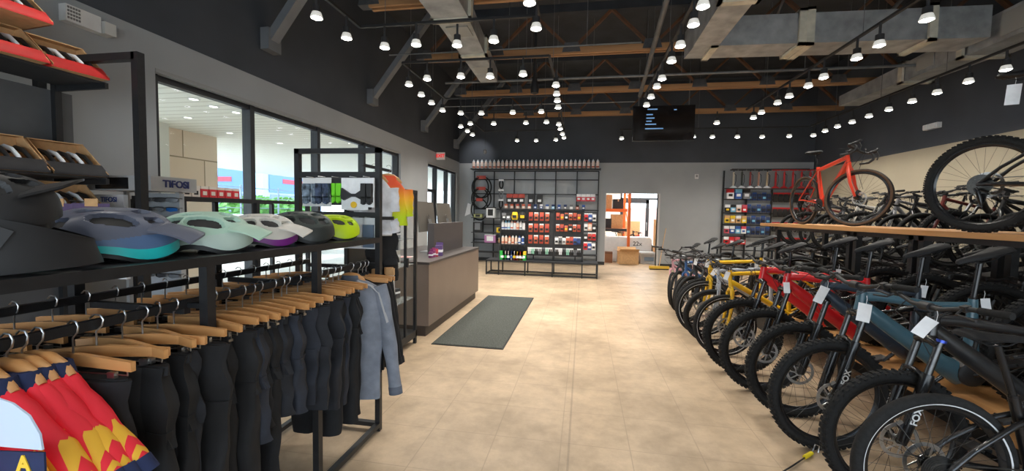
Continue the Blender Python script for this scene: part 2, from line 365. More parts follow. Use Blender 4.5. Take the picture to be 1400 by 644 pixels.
MB().bb(RXX+T, FX-T, PY[-1]-T/2, PY[-1]+T/2, .03, .06).obj('cross_rail', BLACK, rack)
MB().bb(RXX+T, FX-T, PY[0]-T/2, PY[0]+T/2, .03, .06).obj('cross_rail', BLACK, rack)
MB().bb(RXX+T-.004, FX-T+.004, PY[0], PY[-1], TOP-.012, TOP-.002).obj('shelf_panel', mat('shelf_panel_black', (.018, .019, .021), .4, noise=.2, scale=20), rack)
RY0, RY1, RZ = PY[0], PY[-1], 1.215
RXF, RXB = -1.50, -1.95
for x in (RXF, RXB): MB().bb(x-.012, x+.012, RY0, RY1, RZ-.03, RZ).obj('hanging_rail', BLACK, rack)
for y in PY: MB().bb(RXB, RXF, y-.012, y+.012, RZ-.055, RZ-.03).bb(RXF, FX-.01, y-.01, y+.01, RZ-.03, RZ-.01).obj('rail_bracket', BLACK, rack)
yE = PY[-1]
MB().bb(RXX, FX, yE-T/2, yE+T/2, 1.97, 2.005).obj('end_frame_rail', BLACK, rack)
MB().bb(RXX+T, FX-T, yE-T/2, yE+T/2, 1.80, 1.84).obj('end_frame_rail', BLACK, rack)
MB().bb(RXX+T, FX-T, yE-T/2, yE+T/2, 1.525, 1.56).obj('end_frame_rail', BLACK, rack)
# ---------------------------------------------------------------- hangers
def hook(t, z=0):
    pts = [(0, 0, z-.07), (0, 0, z-.02)]+[(.018*math.cos(a)+.0, 0, z-.006+.018+.018*math.sin(a)-.012) for a in [PI*k/6 - PI*.25 for k in range(0, 8)]]
    pts = [(0, 0, z-.085), (0, 0, z-.035), (.016, 0, z-.018), (.02, 0, z+.001), (.012, 0, z+.015), (-.004, 0, z+.017), (-.016, 0, z+.006)]
    MB().tube(pts, .0026, 6).obj('hook', STEEL, t)
def bar_hanger(name, lab, y, rx, rz=0.0, ln=.36, group=None, off=0.0, clips=True):
    t = thing(name, lab, 'hanger', (rx, y, RZ), rz, group)
    hook(t)
    MB().loft([[Vector((x, a, b)) for a, b in ((-.007, z0), (.007, z0), (.007, z1), (-.007, z1))] for x, z0, z1 in ((-ln/2, -.122, -.094), (-.03, -.115, -.08), (.03, -.115, -.08), (ln/2, -.122, -.094))], sm=False).obj('wooden_bar', HANGW, t)
    if clips:
        MB().tube([(-ln/2+.02, 0, -.135), (ln/2-.02, 0, -.135)], .002, 5).tube([(-ln/2+.02, 0, -.12), (-ln/2+.02, 0, -.137)], .002, 5).tube([(ln/2-.02, 0, -.12), (ln/2-.02, 0, -.137)], .002, 5).obj('clip_wire', STEEL, t)
        for x in (-ln/2+.07, ln/2-.07):
            MB().bb(x-.012, x+.012, -.006, .006, -.165, -.128).bb(x-.016, x+.016, -.009, .009, -.165, -.156).obj('clip', STEEL, t)
    return t
def ringxz(cx, cy, z, hw, hd, n=20, ph=0, amp=0.0, fr=5):
    out = []
    for j in range(n):
        a = 2*PI*j/n; k = 1+amp*math.sin(fr*a+ph)
        c, s_ = math.cos(a), math.sin(a)
        out.append(Vector((cx+hw*math.copysign(abs(c)**.7, c)*k, cy+hd*math.copysign(abs(s_)**.7, s_)*k, z)))
    return out
def cloth(nm, r, g, b, rough=.85):
    m = cm(r, g, b, rough, noise=.18, scale=14, bump=.25); return m
CB = [cloth('a', 24, 25, 28), cloth('b', 34, 36, 42), cloth('c', 42, 46, 56), cloth('d', 28, 28, 30), cloth('e', 46, 44, 44)]
def trousers(lab, y, rx, m, ln=.75, w=.17, rz=0, short=False, twist=0.0, group=None, tagc=None):
    t = thing('trousers' if not short else 'shorts', lab, 'trousers' if not short else 'shorts', (rx, y, RZ), rz, group)
    z0 = -.15; rise = .26; ph = random.uniform(0, 6)
    mb = MB(); n = 8
    mb.loft([ringxz(.012*math.sin(k*1.2+ph), 0, z0-rise*k/n, w*(1+.12*k/n), .016+.028*math.sin(PI*min(1, .2+k/n*.75)), 24, ph+k*.15, .05, 6) for k in range(n+1)])
    for s_ in (-1, 1):
        L = ln-rise; q = 9
        mb.loft([ringxz(s_*w*(.53+.03*math.sin(k*.5+ph))+twist*k/q, .008*math.sin(k*1.7+ph+s_), z0-rise*.8-(L+rise*.2)*k/q, w*(.56-.16*k/q*(0 if short else 1)), .034+.012*math.sin(k*.9+ph+s_), 18, ph+k*.2+s_, .06, 4) for k in range(q+1)])
    mb.obj('garment_body', m, t)
    MB().loft([ringxz(0, 0, z0+.004-.03*k, w*1.01+.002, .019, 24) for k in range(2)]).obj('waistband', CB[0], t)
    if tagc:
        MB().box((w*.5, -.05, z0-ln*tagc), (.06, .002, .07), (0, .2, .1)).obj('hang_label', PAPER, t)
    return t
def top_garment(name, cat, lab, y, rx, mats, ln=.62, sw=.2, sl=.52, rz=0, group=None, splay=.12, hz=-.085, fold=1.0, z=None, drop=.0, neck=.055, raglan=False):
    """short or long sleeved top on a hanger: body, two sleeves, collar"""
    t = thing(name, lab, cat, (rx, y, RZ if z is None else z), rz, group); ph = random.uniform(0, 6); z0 = hz
    n = 9; mb = MB()
    R = [ringxz(0, 0, z0, neck, .03, 22), ringxz(0, 0, z0-.02-drop*.3, (neck+sw)*.46, .035, 22), ringxz(0, 0, z0-.055-drop*.75, sw*.93, .042, 22)]
    for k in range(n+1): R.append(ringxz(0, .004*math.sin(k+ph), z0-.1-drop-(ln-.1-drop)*k/n, sw*(.98+.03*math.sin(k*.7)), .052+.012*math.sin(k*.8+ph), 22, ph+k*.4, .05*fold, 5))
    mb.loft(R); mb.obj('garment_body', mats[0], t)
    for s_ in (-1, 1):
        q = 7; pts = []
        for k in range(q+1):
            u = k/q
            if raglan: pts.append(Vector((s_*(neck*.8+.205*u), .006*math.sin(3*u+ph), z0-.052-.20*u-.05*u*u))); continue
            pts.append(Vector((s_*(sw*.78+.02+splay*u**.8), .01*math.sin(3*u+ph), z0-.045-drop*.75-sl*u)))
        MB().tube(pts, [(.05+.016*k/q if raglan else .055-.014*k/q)+.004*math.sin(k*2+ph) for k in range(q+1)], 12, fl=.6 if raglan else .72).obj('sleeve', mats[1], t)
        MB().tube([pts[-1].lerp(pts[-2], .8 if raglan else .4), pts[-1]+(pts[-1]-pts[-2])*.1], .068 if raglan else .046, 12, fl=.62 if raglan else .75).obj('cuff', mats[2], t)
    MB().loft([ringxz(0, 0, z0-.02-drop*.25, neck*1.22, .038, 18), ringxz(0, 0, z0+.02, neck*.98, .036, 18), ringxz(0, 0, z0+.022, neck*.85, .03, 18), ringxz(0, 0, z0-.012, neck*.9, .03, 18)], cap=False).obj('collar', mats[2], t)
    return t
def curved_hanger(lab, y, rx, rz, group):
    t = thing('shaped_hanger', lab, 'hanger', (rx, y, RZ), rz, group); hook(t, 0)
    MB().tube([(-.095, 0, -.118), (-.07, 0, -.092), (-.035, 0, -.072), (0, 0, -.066), (.035, 0, -.072), (.07, 0, -.092), (.095, 0, -.118)], [.014, .02, .022, .022, .022, .02, .014], 10, fl=.8).obj('wooden_shoulder', HANGW, t)
    return t
# red and yellow sunburst jerseys
def burst_mat():
    m = bpy.data.materials.new('sunburst_jersey_print'); m.use_nodes = True; nt = m.node_tree; L = nt.links.new; N = nt.nodes.new; b = nt.nodes['Principled BSDF']; b.inputs['Roughness'].default_value = .65
    tc = N('ShaderNodeTexCoord'); sp = N('ShaderNodeSeparateXYZ'); L(tc.outputs['Object'], sp.inputs[0])
    def M(op, a, c=None):
        n = N('ShaderNodeMath'); n.operation = op
        for i, x in enumerate((a, c)):
            if x is None: continue
            if isinstance(x, (int, float)): n.inputs[i].default_value = x
            else: L(x, n.inputs[i])
        return n.outputs[0]
    z = sp.outputs[2]; x = sp.outputs[0]
    ang = M('ARCTAN2', M('ADD', z, .40), M('SUBTRACT', .31, M('ABSOLUTE', x)))
    st = M('GREATER_THAN', M('FRACT', M('MULTIPLY', ang, 4.2)), .5)
    rays = M('MULTIPLY', st, M('MULTIPLY', M('LESS_THAN', M('ADD', z, M('MULTIPLY', M('ABSOLUTE', x), .30)), -.165), M('GREATER_THAN', M('ADD', z, .40), 0)))
    navy = M('LESS_THAN', M('ADD', z, .40), 0)
    m1 = N('ShaderNodeMix'); m1.data_type = 'RGBA'; L(rays, m1.inputs[0]); m1.inputs[6].default_value = (*s2l(240, 36, 56), 1); m1.inputs[7].default_value = (*s2l(240, 184, 50), 1)
    m2 = N('ShaderNodeMix'); m2.data_type = 'RGBA'; L(navy, m2.inputs[0]); L(m1.outputs[2], m2.inputs[6]); m2.inputs[7].default_value = (*s2l(34, 46, 88), 1)
    L(m2.outputs[2], b.inputs['Base Color']); return m
BUR = burst_mat(); NAVY = cloth('n', 32, 44, 82)
def jersey(i, y, rx, rz):
    lab = 'red jersey with yellow sunburst and navy collar, %s from the near end' % ORD[i]
    t = top_garment('sunburst_jersey', 'jersey', lab, y, rx, [BUR, BUR, NAVY], ln=.62, sw=.19, sl=.17, rz=rz, group='sunburst cycling jerseys', splay=.10, hz=-.098, drop=.085, neck=.088, raglan=True)
    curved_hanger('curved wooden hanger holding the %s sunburst jersey from the near end' % ORD[i], y, rx, rz, 'curved wooden hangers on the near rail')
    if i == 2:
        pp = at(12, 598, Y=y-.055)-Vector((rx, y, RZ))
        MB().prism([(-.06, -.035), (.05, -.035), (.045, .0), (.02, .04), (-.02, .065), (-.06, .075)], .004, Matrix.Translation(pp) @ Matrix.Rotation(PI/2, 4, 'X')).obj('chest_panel', cm(196, 212, 236, .7), t)
        MB().prism([(-.06, -.12), (.055, -.12), (.055, -.04), (-.06, -.045)], .004, Matrix.Translation(pp+Vector((0, -.001, 0))) @ Matrix.Rotation(PI/2, 4, 'X')).obj('chest_band', NAVY, t)
        o = link(text_mesh('A', .05, 'chest_lettering', cm(240, 200, 60, .7), .001, .002), 'lettering', t); o.rotation_euler = (PI/2, 0, .0); o.location = pp+Vector((.005, -.0045, -.07))
for i, (y, dx) in enumerate(((.60, .0), (.66, .02), (.715, .01), (.765, .02), (.815, .03), (.845, .03), (.875, .035))): jersey(i, y, RXF+dx*.6, .10+.03*math.sin(i*2.3))
# trousers in the first and second bay, shorts and jackets further on
spec = [(.95, 0, .84, .22), (1.02, 3, .80, .215), (1.09, 0, .86, .225), (1.15, 1, .8, .2), (1.21, 0, .86, .225), (1.275, 3, .78, .2)]
GT = 'black cycling trousers in the near bay'
for i, (y, m, ln, w) in enumerate(spec):
    rz = (.05, .34, -.12, .30, -.2, .12)[i]
    trousers('black padded cycling trousers in the near bay, %s pair behind the jerseys' % ORD[i], y, RXF+random.uniform(-.02, .03), CB[m], ln, w*.92, rz, group=GT)
    bar_hanger('trouser_hanger', 'pale wooden clip hanger holding the %s trousers behind the jerseys' % ORD[i], y, RXF+random.uniform(-.0, .03), rz, .40, 'wooden clip hangers on the aisle rail')
spec2 = [(1.385, 0, .85, .17, 0), (1.44, 3, .82, .17, 0), (1.50, 2, .5, .19, 1), (1.56, 3, .46, .17, 1), (1.62, 0, .75, .16, 0), (1.68, 1, .46, .18, 1), (1.74, 2, .48, .18, 1), (1.80, 1, .5, .17, 1), (1.86, 2, .5, .18, 1), (1.92, 1, .55, .18, 1)]
for i, (y, m, ln, w, sh) in enumerate(spec2):
    rz = random.uniform(-.2, .2)
    trousers('%s in the middle bay, %s garment past its first upright' % ('dark baggy shorts' if sh else 'slim black trousers', ORD[i]), y, RXF+random.uniform(-.02, .03), CB[m], ln, w*.92, rz, bool(sh), group='dark bottoms in the middle bay', tagc=(.98 if i in (2, 5) else None))
    bar_hanger('trouser_hanger', 'pale wooden clip hanger in the middle bay, %s past its first upright' % ORD[i], y, RXF+random.uniform(0, .03), rz, .38, 'wooden clip hangers on the aisle rail')
GREYJ = cloth('gj', 128, 134, 146); GREYD = cloth('gd', 96, 102, 114)
for i, (y, m, ln, w) in enumerate([(2.06, 1, .62, .18), (2.12, 0, .8, .17), (2.18, 2, .64, .18), (2.25, 0, .8, .17), (2.31, 0, .78, .17)]):
    rz = random.uniform(-.1, .12)
    trousers('black trousers in the far bay, %s garment past its first upright' % ORD[i], y, RXF+random.uniform(-.02, .02), CB[m], ln, w*.92, rz, group='black trousers in the far bay')
    bar_hanger('trouser_hanger', 'pale wooden clip hanger in the far bay, %s past its first upright' % ORD[i], y, RXF+.01, rz, .38, 'wooden clip hangers on the aisle rail')
j = top_garment('sports_jacket', 'jacket', 'light grey long sleeved jacket with pale shoulder stripes at the rack end', 2.43, RXF+.02, [GREYJ, GREYJ, GREYD], .78, .205, .70, .12, None, .12)
for k in (-1, 0, 1): MB().tube([(.06, -.032+k*.012, -.095), (.15, -.034+k*.012, -.125), (.20, -.032+k*.013, -.17), (.255, -.034+k*.012, -.36)], .0035, 5).obj('shoulder_stripe', cm(188, 190, 194, .8), j)
MB().box((.05, -.075, -.83), (.05, .002, .07)).obj('hang_label', PAPER, j)
curved_hanger('curved wooden hanger inside the grey jacket at the rack end', 2.43, RXF+.02, .12, 'curved wooden hangers on the far rail')
for i, y in enumerate((2.50, 2.555, 2.60)):
    top_garment('sports_jacket', 'jacket', 'black sports jacket at the far end, %s behind the grey jacket' % ORD[i], y, RXF-.01, [CB[0], CB[0], CB[3]], .64, .2, .55, .05, 'black jackets behind the grey jacket', .1)
    bar_hanger('coat_hanger', 'pale wooden hanger at the far rack end, %s behind the grey jacket' % ORD[i], y, RXF+.03, .15, .40, 'wooden hangers at the far rack end', clips=False)
# rail on the window side of the rack
for i, y in enumerate([.78+.105*k for k in range(18)]):
    rz = random.uniform(-.2, .25)
    bar_hanger('trouser_hanger', 'wooden clip hanger on the window side rail, %s from the near end' % ORD[i], y, RXB, rz, .40, 'wooden clip hangers on the window side rail')
    trousers('dark garment on the window side rail, %s from the near end' % ORD[i], y, RXB, random.choice(CB), random.uniform(.5, .72), .16, rz, i % 3 == 0, group='dark garments on the window side rail')
# ---------------------------------------------------------------- helmets
def helmet(lab, pos, rz, main, second, accent, visor=None, sc=1.0, full=False, vents=(), strapc=None, tilt=0.0):
    t = thing('bike_helmet', lab, 'helmet', pos, rz, 'bike helmets on the rack shelf', ry=tilt, sc=sc)
    A, B, C = .146, .104, .126; dz = .10 if full else 0.0
    def rim(a):   # a = 0 front
        d = abs((a*180/PI+180) % 360-180)
        return .010+.030*math.exp(-((d-98)/26)**2)+.030*math.exp(-(d/38)**2)+.012*math.exp(-((180-d)/30)**2)
    def P(u, v):
        a = 2*PI*u; e = v*PI/2; ce = math.cos(e)**.72; se = math.sin(e)
        r0 = rim(a); z = r0+(C+.02-r0)*se**.86
        x = A*math.cos(a)*ce; y = B*math.sin(a)*ce*(1+.06*math.cos(a))
        x += -.012*(1-se)*(1 if math.cos(a) < 0 else .3)
        # ribs
        k = 1+.018*math.cos(y/B*9.5)*se
        return Vector((x*k, y*k, z*(1+.015*math.cos(y/B*9.5))+dz))
    nu, nv = 176, 56
    mb = MB(); vs = [P(i/nu, j/nv) for i in range(nu) for j in range(nv+1)]
    w = nv+1; keep = [0]*len(vs); fcs = []; mi = []
    for i in range(nu):
        for j in range(nv):
            f = (i*w+j, ((i+1) % nu)*w+j, ((i+1) % nu)*w+j+1, i*w+j+1)
            c = sum((vs[q] for q in f), Vector())/4; m = 0
            ad = abs(((i+.5)/nu*360+180) % 360-180); ee = (j+.5)/nv
            for (a0, a1, e0, e1, sk) in vents:
                ac, ec = (a0+a1)/2, (e0+e1)/2
                if abs((ad-ac-sk*(ee-ec))/(a1-a0)*2)**3+abs((ee-ec)/(e1-e0)*2)**3 < 1: m = 2
            if m == 0 and c.z-dz < .066+.02*math.cos(2*math.pi*i/nu): m = 1
            fcs.append(f); mi.append(m)
    sunk = set()
    for f, m in zip(fcs, mi):
        if m == 2: sunk.update(f)
    for q in sunk: vs[q] = (vs[q]-Vector((0, 0, dz)))*.9+Vector((0, 0, .004+dz))
    o = len(mb.v); mb.v += vs; mb.f += [list(f) for f in fcs]; mb.m += mi; mb.s += [True]*len(fcs)
    mb.obj('shell', [main, second, MATTB], t)
    MB().grid(lambda u, v: P(u, v)*.9+Vector((0, 0, -.012)), 36, 8, cu=True).obj('liner', MATTB, t)
    if accent:
        mb = MB(); n = 48
        def band(u, v):
            p = P(u, v*(.08+.05*math.cos(2*PI*u))); return Vector((p.x*1.012, p.y*1.012, p.z-.004))
        mb.grid(band, n, 3, cu=True); mb.obj('accent_trim', accent, t)
    for s_ in (-1, 1):
        MB().tube([(.05, s_*.088, .05), (.03, s_*.075, .012), (.0, s_*.04, .006), (-.02, s_*.02, .006)], .005, 6, fl=.4).obj('strap', strapc or MATTB, t)
    if visor:
        def vf(u, v):
            y = (v-.5)*2; xx = .082+u*.122-.03*y*y*(.4+u); hw = .094-.022*u
            return Vector((xx-(.02*u if full else 0), y*hw, dz+.112-(.030*u*u if not full else -.035*u)-.024*y*y-.006*u))
        g1 = [[vf(i/6, j/12) for j in range(13)] for i in range(7)]
        mb = MB(); mb.grid(lambda u, v: vf(u, v), 6, 12); mb.grid(lambda u, v: vf(u, v)+Vector((0, 0, -.006)), 6, 12)
        e = [vf(1, j/12) for j in range(13)]; mb.loft([e, [p+Vector((0, 0, -.006)) for p in e]], closed=False, cap=False)
        for v in (0, 1):
            e = [vf(i/6, v) for i in range(7)]; mb.loft([e, [p+Vector((0, 0, -.006)) for p in e]], closed=False, cap=False)
        mb.obj('visor', visor, t)
    if full:
        def lw(u, v):
            a = 2*PI*u; f = max(0, math.cos(a))**1.5
            return Vector((A*.97*math.cos(a)+.075*f*(1-.25*v), B*1.02*math.sin(a)*(1+.05*f), .002+v*(.135*(1-f)+.062*f)+.012*f))
        MB().grid(lw, 64, 8, cu=True).grid(lambda u, v: lw(u, v)*.93+Vector((0, 0, .004)), 64, 8, cu=True).obj('chin_bar', main, t)
        MB().grid(lambda u, v: lw(u, .96+.06*v)*1.012, 64, 2, cu=True).obj('eye_port_trim', second, t)
        for s_ in (-1, 1): MB().box((.02, s_*.103, .10), (.07, .012, .05), (0, .5, 0)).obj('cheek_panel', second, t)
    return t
def pd(px, py, d): return Vector((0, 0, H))+ray(px, py)*d
GM = lambda n, c, r=.42: mat('helmet_'+n, s2l(*c), r, noise=.06, scale=8)
HB = GM('graphite', (27, 28, 31), .55)
V1 = ((62, 112, .36, .60, 40), (18, 52, .50, .64, 20), (120, 160, .42, .62, 0), (8, 40, .72, .84, 0), (95, 150, .72, .82, 10))
V2 = ((66, 108, .40, .60, 50), (22, 50, .44, .58, 20), (128, 162, .36, .56, 0), (10, 50, .70, .80, 0), (100, 150, .72, .83, 0))
V3 = ((14, 44, .34, .52, 10), (52, 86, .38, .60, 40), (96, 130, .36, .58, 40), (140, 168, .34, .58, 0), (12, 50, .66, .76, 10), (62, 112, .70, .80, 20), (122, 164, .70, .82, 0))
hy = [(-1.56, .80), (-1.60, 1.15), (-1.58, 1.49), (-1.585, 1.80), (-1.575, 2.08), (-1.565, 2.37)]
HZ = TOP-.002
helmet('black full face helmet with long visor at the near end of the shelf', (-1.54, .80, HZ+.006), 1.02, HB, HB, None, HB, 1.08, True, V1)
helmet('slate blue visor helmet with turquoise trim and vent', (hy[1][0], hy[1][1], HZ-.006), .93, GM('slate', (92, 98, 116)), GM('slateblue', (82, 108, 146)), GM('turquoise', (28, 188, 190)), GM('slate', (92, 98, 116)), 1.28, False, V2)
helmet('pale mint visor helmet with matching mint peak', (hy[2][0], hy[2][1], HZ-.006), .72, GM('mint', (176, 208, 190)), GM('mintpale', (186, 206, 196)), None, GM('mint', (176, 208, 190)), 1.2, False, V1)
helmet('off white visor helmet with purple lower rim', (hy[3][0], hy[3][1], HZ-.006), .66, GM('ivory', (214, 210, 202)), GM('ivory', (214, 210, 202)), GM('purple', (120, 34, 130)), GM('ivory', (214, 210, 202)), 1.14, False, V3)
helmet('dark olive grey vented helmet without a peak', (hy[4][0], hy[4][1], HZ-.006), .5, GM('olive', (66, 72, 68)), GM('olivedark', (48, 52, 50)), None, None, 1.24, False, V3)
helmet('bright neon yellow vented helmet at the far end', (hy[5][0], hy[5][1], HZ-.006), .45, GM('neon', (196, 224, 24)), GM('neon', (196, 224, 24)), None, None, 1.12, False, V3)
# ---------------------------------------------------------------- goods hung on the tall end frame
def pack(name, cat, lab, pos, w, h, mats, group=None, rz=0, d=.012, kind=0):
    t = thing(name, lab, cat, pos, rz, group)
    MB().bb(-w/2, w/2, 0, .003, -h, 0).obj('backing_card', mats[0], t)
    if kind == 0:
        MB().bb(-w*.42, w*.42, -d, 0, -h*.95, -h*.22).obj('packed_item', mats[1], t)
    elif kind == 1:   # pair of gloves
        for s_ in (-1, 1):
            mb = MB().prism([(-.25, -.5), (.25, -.5), (.32, .1), (.3, .5), (-.3, .5), (-.34, .05)], 1, Matrix.Translation((s_*w*.24, -d/2, -h*.45)) @ Matrix.Diagonal((w*.62, d, h*.5, 1)) @ Matrix.Rotation(PI/2, 4, 'X'))
            for k in range(4): mb.bb(s_*w*.24-w*.18+k*w*.095, s_*w*.24-w*.18+k*w*.095+w*.075, -d, 0, -h*.45-h*.25-h*(.17+.05*math.sin(k+.6)), -h*.45-h*.2)
            mb.obj('glove', mats[1], t)
    MB().tube([(0, -.06, .004), (0, .02, .006)], .003, 5).obj('peg', STEEL, t)
    return t
PAT = mat('camouflage_print', s2l(110, 125, 140), .8, noise=.8, scale=30)
gz, gy = 1.795, PY[-1]-.03
pack('glove_pack', 'gloves', 'blue and white patterned gloves hanging on the end frame', (-1.90, gy, gz), .15, .20, [WHITE, PAT], None, 0, .02, 1)
pack('glove_pack', 'gloves', 'navy patterned gloves with a white card in front', (-1.79, gy-.03, gz), .12, .20, [WHITE, mat('camouflage_navy', s2l(60, 72, 96), .8, noise=.8, scale=34)], None, 0, .02, 1)
pack('glove_pack', 'gloves', 'neon green gloves with red edge on a black card', (-1.70, gy-.01, gz), .09, .19, [MATTB, cm(120, 220, 40, .7)], None, 0, .02, 1)
c = pack('sock_card', 'gloves', 'white card with black bow shaped gloves and a yellow round badge', (-1.56, gy-.02, gz), .20, .22, [PAPER, PAPER], None, 0, .004, 0)
MB().prism([(-.09, -.02), (-.085, .05), (-.02, .01), (.02, .01), (.085, .05), (.09, -.02), (.07, -.035), (.02, -.01), (-.02, -.01), (-.07, -.035)], .02, Matrix.Translation((0, -.016, -.12)) @ Matrix.Rotation(PI/2, 4, 'X')).obj('black_glove', MATTB, c)
MB(Matrix.Translation((0, -.012, -.185)) @ Matrix.Rotation(PI/2, 4, 'X')).lathe([(.022, -.003), (.022, .003)], 20).obj('round_badge', cm(236, 190, 40), c)
pack('glove_pack', 'gloves', 'black gloves hanging beside the white jersey', (-1.455, gy-.03, gz), .09, .2, [PAPER, MATTB], None, 0, .03, 1)
for i, (x, w, col) in enumerate(((-1.95, .1, (216, 216, 214)), (-1.85, .1, (60, 60, 64)), (-1.76, .09, (170, 60, 50)), (-1.67, .09, (50, 54, 60)), (-1.58, .1, (226, 226, 226)), (-1.49, .09, (110, 128, 150)))):
    pack('sock_pack', 'socks', 'packed socks on the lower end frame rail, %s from the window side' % ORD[i], (x, PY[-1]+.02, 1.52), w, .22, [PAPER, cm(*col, .8)], 'packed socks on the lower end frame rail', 0, .02, 0)
# jerseys at the far side of the end frame
GRADM = None
def grad_mat():
    m = bpy.data.materials.new('neon_gradient_jersey'); m.use_nodes = True; nt = m.node_tree; L = nt.links.new; b = nt.nodes['Principled BSDF']; b.inputs['Roughness'].default_value = .6
    tc = nt.nodes.new('ShaderNodeTexCoord'); sp = nt.nodes.new('ShaderNodeSeparateXYZ'); mr = nt.nodes.new('ShaderNodeMapRange'); r = nt.nodes.new('ShaderNodeValToRGB')
    mr.inputs[1].default_value = -.45; mr.inputs[2].default_value = -.1
    e = r.color_ramp.elements; e[0].color = (*s2l(196, 226, 30), 1); e[0].position = .2; e[1].color = (*s2l(240, 92, 50), 1); e[1].position = .9
    n = e.new(.6); n.color = (*s2l(248, 180, 40), 1)
    L(tc.outputs['Object'], sp.inputs[0]); L(sp.outputs[2], mr.inputs[0]); L(mr.outputs[0], r.inputs[0]); L(r.outputs[0], b.inputs['Base Color']); return m
GR = grad_mat(); WJ = cloth('wj', 214, 216, 222)
for z, x in ((1.90, -1.53), (1.60, -1.53)): MB().bb(x-.01, x+.01, yE, yE+.42, z-.02, z).obj('faceout_arm', BLACK, rack)
gj = top_garment('cycling_jersey', 'jersey', 'neon yellow jersey with orange shoulders hung behind the white jersey', 2.96, -1.485, [GR, GR, GR], .36, .15, .20, .7, None, .012, z=1.905, drop=.05)
curved_hanger('wooden hanger inside the neon yellow jersey', 2.96, -1.485, .7, None).location.z = 1.905
wj = top_garment('cycling_jersey', 'jersey', 'white jersey with black hem band hung at the rack end', 2.82, -1.53, [WJ, WJ, WJ], .32, .14, .17, .7, None, .015, z=1.90, drop=.04)
MB().loft([ringxz(0, 0, -.085-.285, .146, .07, 22), ringxz(0, 0, -.085-.31, .146, .07, 22)], cap=False).obj('hem_band', MATTB, wj)
curved_hanger('wooden hanger inside the white jersey at the rack end', 2.82, -1.53, .7, None).location.z = 1.90
top_garment('white_shirt', 'shirt', 'plain white shirt hung beneath the white jersey', 2.86, -1.52, [WJ, WJ, WJ], .17, .11, .08, .8, None, .02, z=1.64, drop=.02)
bs = trousers('black bib shorts hung beneath the white shirt', 2.93, -1.52, CB[0], .40, .11, .7, True); bs.location.z = 1.58
for i, (y, col) in enumerate(((2.86, (208, 206, 204)), (2.92, (150, 90, 70)), (2.80, (225, 224, 222)))):
    t = thing('sock_bundle', 'pale socks hanging below the rack end, %s from the aisle' % ORD[i], 'socks', (-1.42-.04*i, y, 1.12), .2, 'pale socks hanging below the rack end')
    MB().tube([(0, 0, 0), (.0, 0, -.12), (.005, 0, -.2), (.03, 0, -.27)], [.03, .035, .036, .028], 10, fl=.5).obj('sock', cm(*col, .9), t); MB().bb(-.03, .03, -.02, .02, -.03, .02).obj('card_header', CARD, t)
# ---------------------------------------------------------------- shelf display with open cartons on the window wall
WX = -3.55
su = thing('shelf_unit', 'black wall shelf unit holding open display cartons', 'shelf unit', (0, 0, 0))
for y in (1.0, 1.75, 2.40): MB().bb(LX+.3, LX+.34, y-.02, y+.02, .0, 2.45).obj('slotted_upright', BLACK, su)
MB().bb(LX+.004, LX+.28, .2, 2.52, 0, 2.4).obj('back_panel', mat('dark_slat_panel', (.10, .103, .108), .6, noise=.1, scale=6), su)
for z, dp_ in ((2.45, .40), (1.78, .38), (1.50, .40)):
    MB().bb(LX+.34, LX+.34+dp_, .4, 2.42, z-.02, z-.006).obj('shelf', CHAR, su)
    for y in (1.0, 1.75, 2.40): MB().bar((LX+.34, y, z-.04), (LX+.34+dp_+.03, y, z-.035), .022, .04).obj('bracket', BLACK, su)
REDC = mat('carton_red', s2l(208, 44, 42), .6, noise=.12, scale=10); WHC = mat('carton_white', s2l(224, 214, 204), .7, noise=.05, scale=10); BLC = mat('carton_black', s2l(38, 38, 42), .6, noise=.25, scale=16)
def carton(lab, pos, rz, front, group, w=.27, d=.34, h=.24, content=None):
    """open fronted display carton: slanted triangular sides, printed front lip, contents of curved strips"""
    t = thing('display_carton', lab, 'carton', pos, rz, group)
    th = .006
    MB().bb(-w/2, w/2, 0, d, 0, th).obj('base', CARD, t); MB().bb(-w/2, w/2, d-th, d, 0, h).obj('back', CARD, t)
    for s_ in (-1, 1):
        mx = Matrix.Translation((s_*(w/2-th/2), 0, 0)) @ Matrix.Rotation(PI/2, 4, 'Z') @ Matrix.Rotation(PI/2, 4, 'X')
        side = MB().prism([(0, 0), (d, 0), (d, h), (d*.80, h), (.0, .02)], th, mx).obj('side_panel', CARD, t)
        mx2 = Matrix.Translation((s_*(w/2+.001), 0, 0)) @ Matrix.Rotation(PI/2, 4, 'Z') @ Matrix.Rotation(PI/2, 4, 'X')
        MB().prism([(0, 0), (d, 0), (d, .055), (.05, .055)], .002, mx2).prism([(.06, .062), (d, .062), (d, .10), (.10, .10)], .002, mx2, 1).obj('printed_stripe', [front, WHC], t)
    MB().loft([[Vector((x, y, z)) for x in (-w/2, w/2)] for y, z in ((-.003, 0), (-.003, .015), (.075, .085))], closed=False, cap=False, sm=False).obj('front_lip', front, t)
    MB().bb(-w/2, w/2, d*.78, d, h-th, h).obj('top_flap', CARD, t)
    for k in range(5):
        x = -w*.34+k*w*.17
        MB().tube([(x, .05+.012, .012), (x, .10, .09), (x, .17, .14), (x, .25, .16), (x, d-.02, .14)], .016, 8, fl=.55, up=(1, 0, 0)).obj('curved_strip', [MATTB, PAPER][k % 2] if content is None else content, t)
    return t
gR = 'red printed cartons on the top shelf'; k = 0
for r, z in ((0, 2.445), (1, 2.69)):
    for q in range(6):
        y = 2.24-q*.325-(0.0 if r == 0 else .30)
        carton('open red and white carton, %s row of the top shelf, %s from the window' % ('lower' if r == 0 else 'upper', ORD[q]), (LX+.34+.46, y, z), PI/2-.12, REDC, gR, w=.29)
gK = 'black printed cartons on the lower shelves'
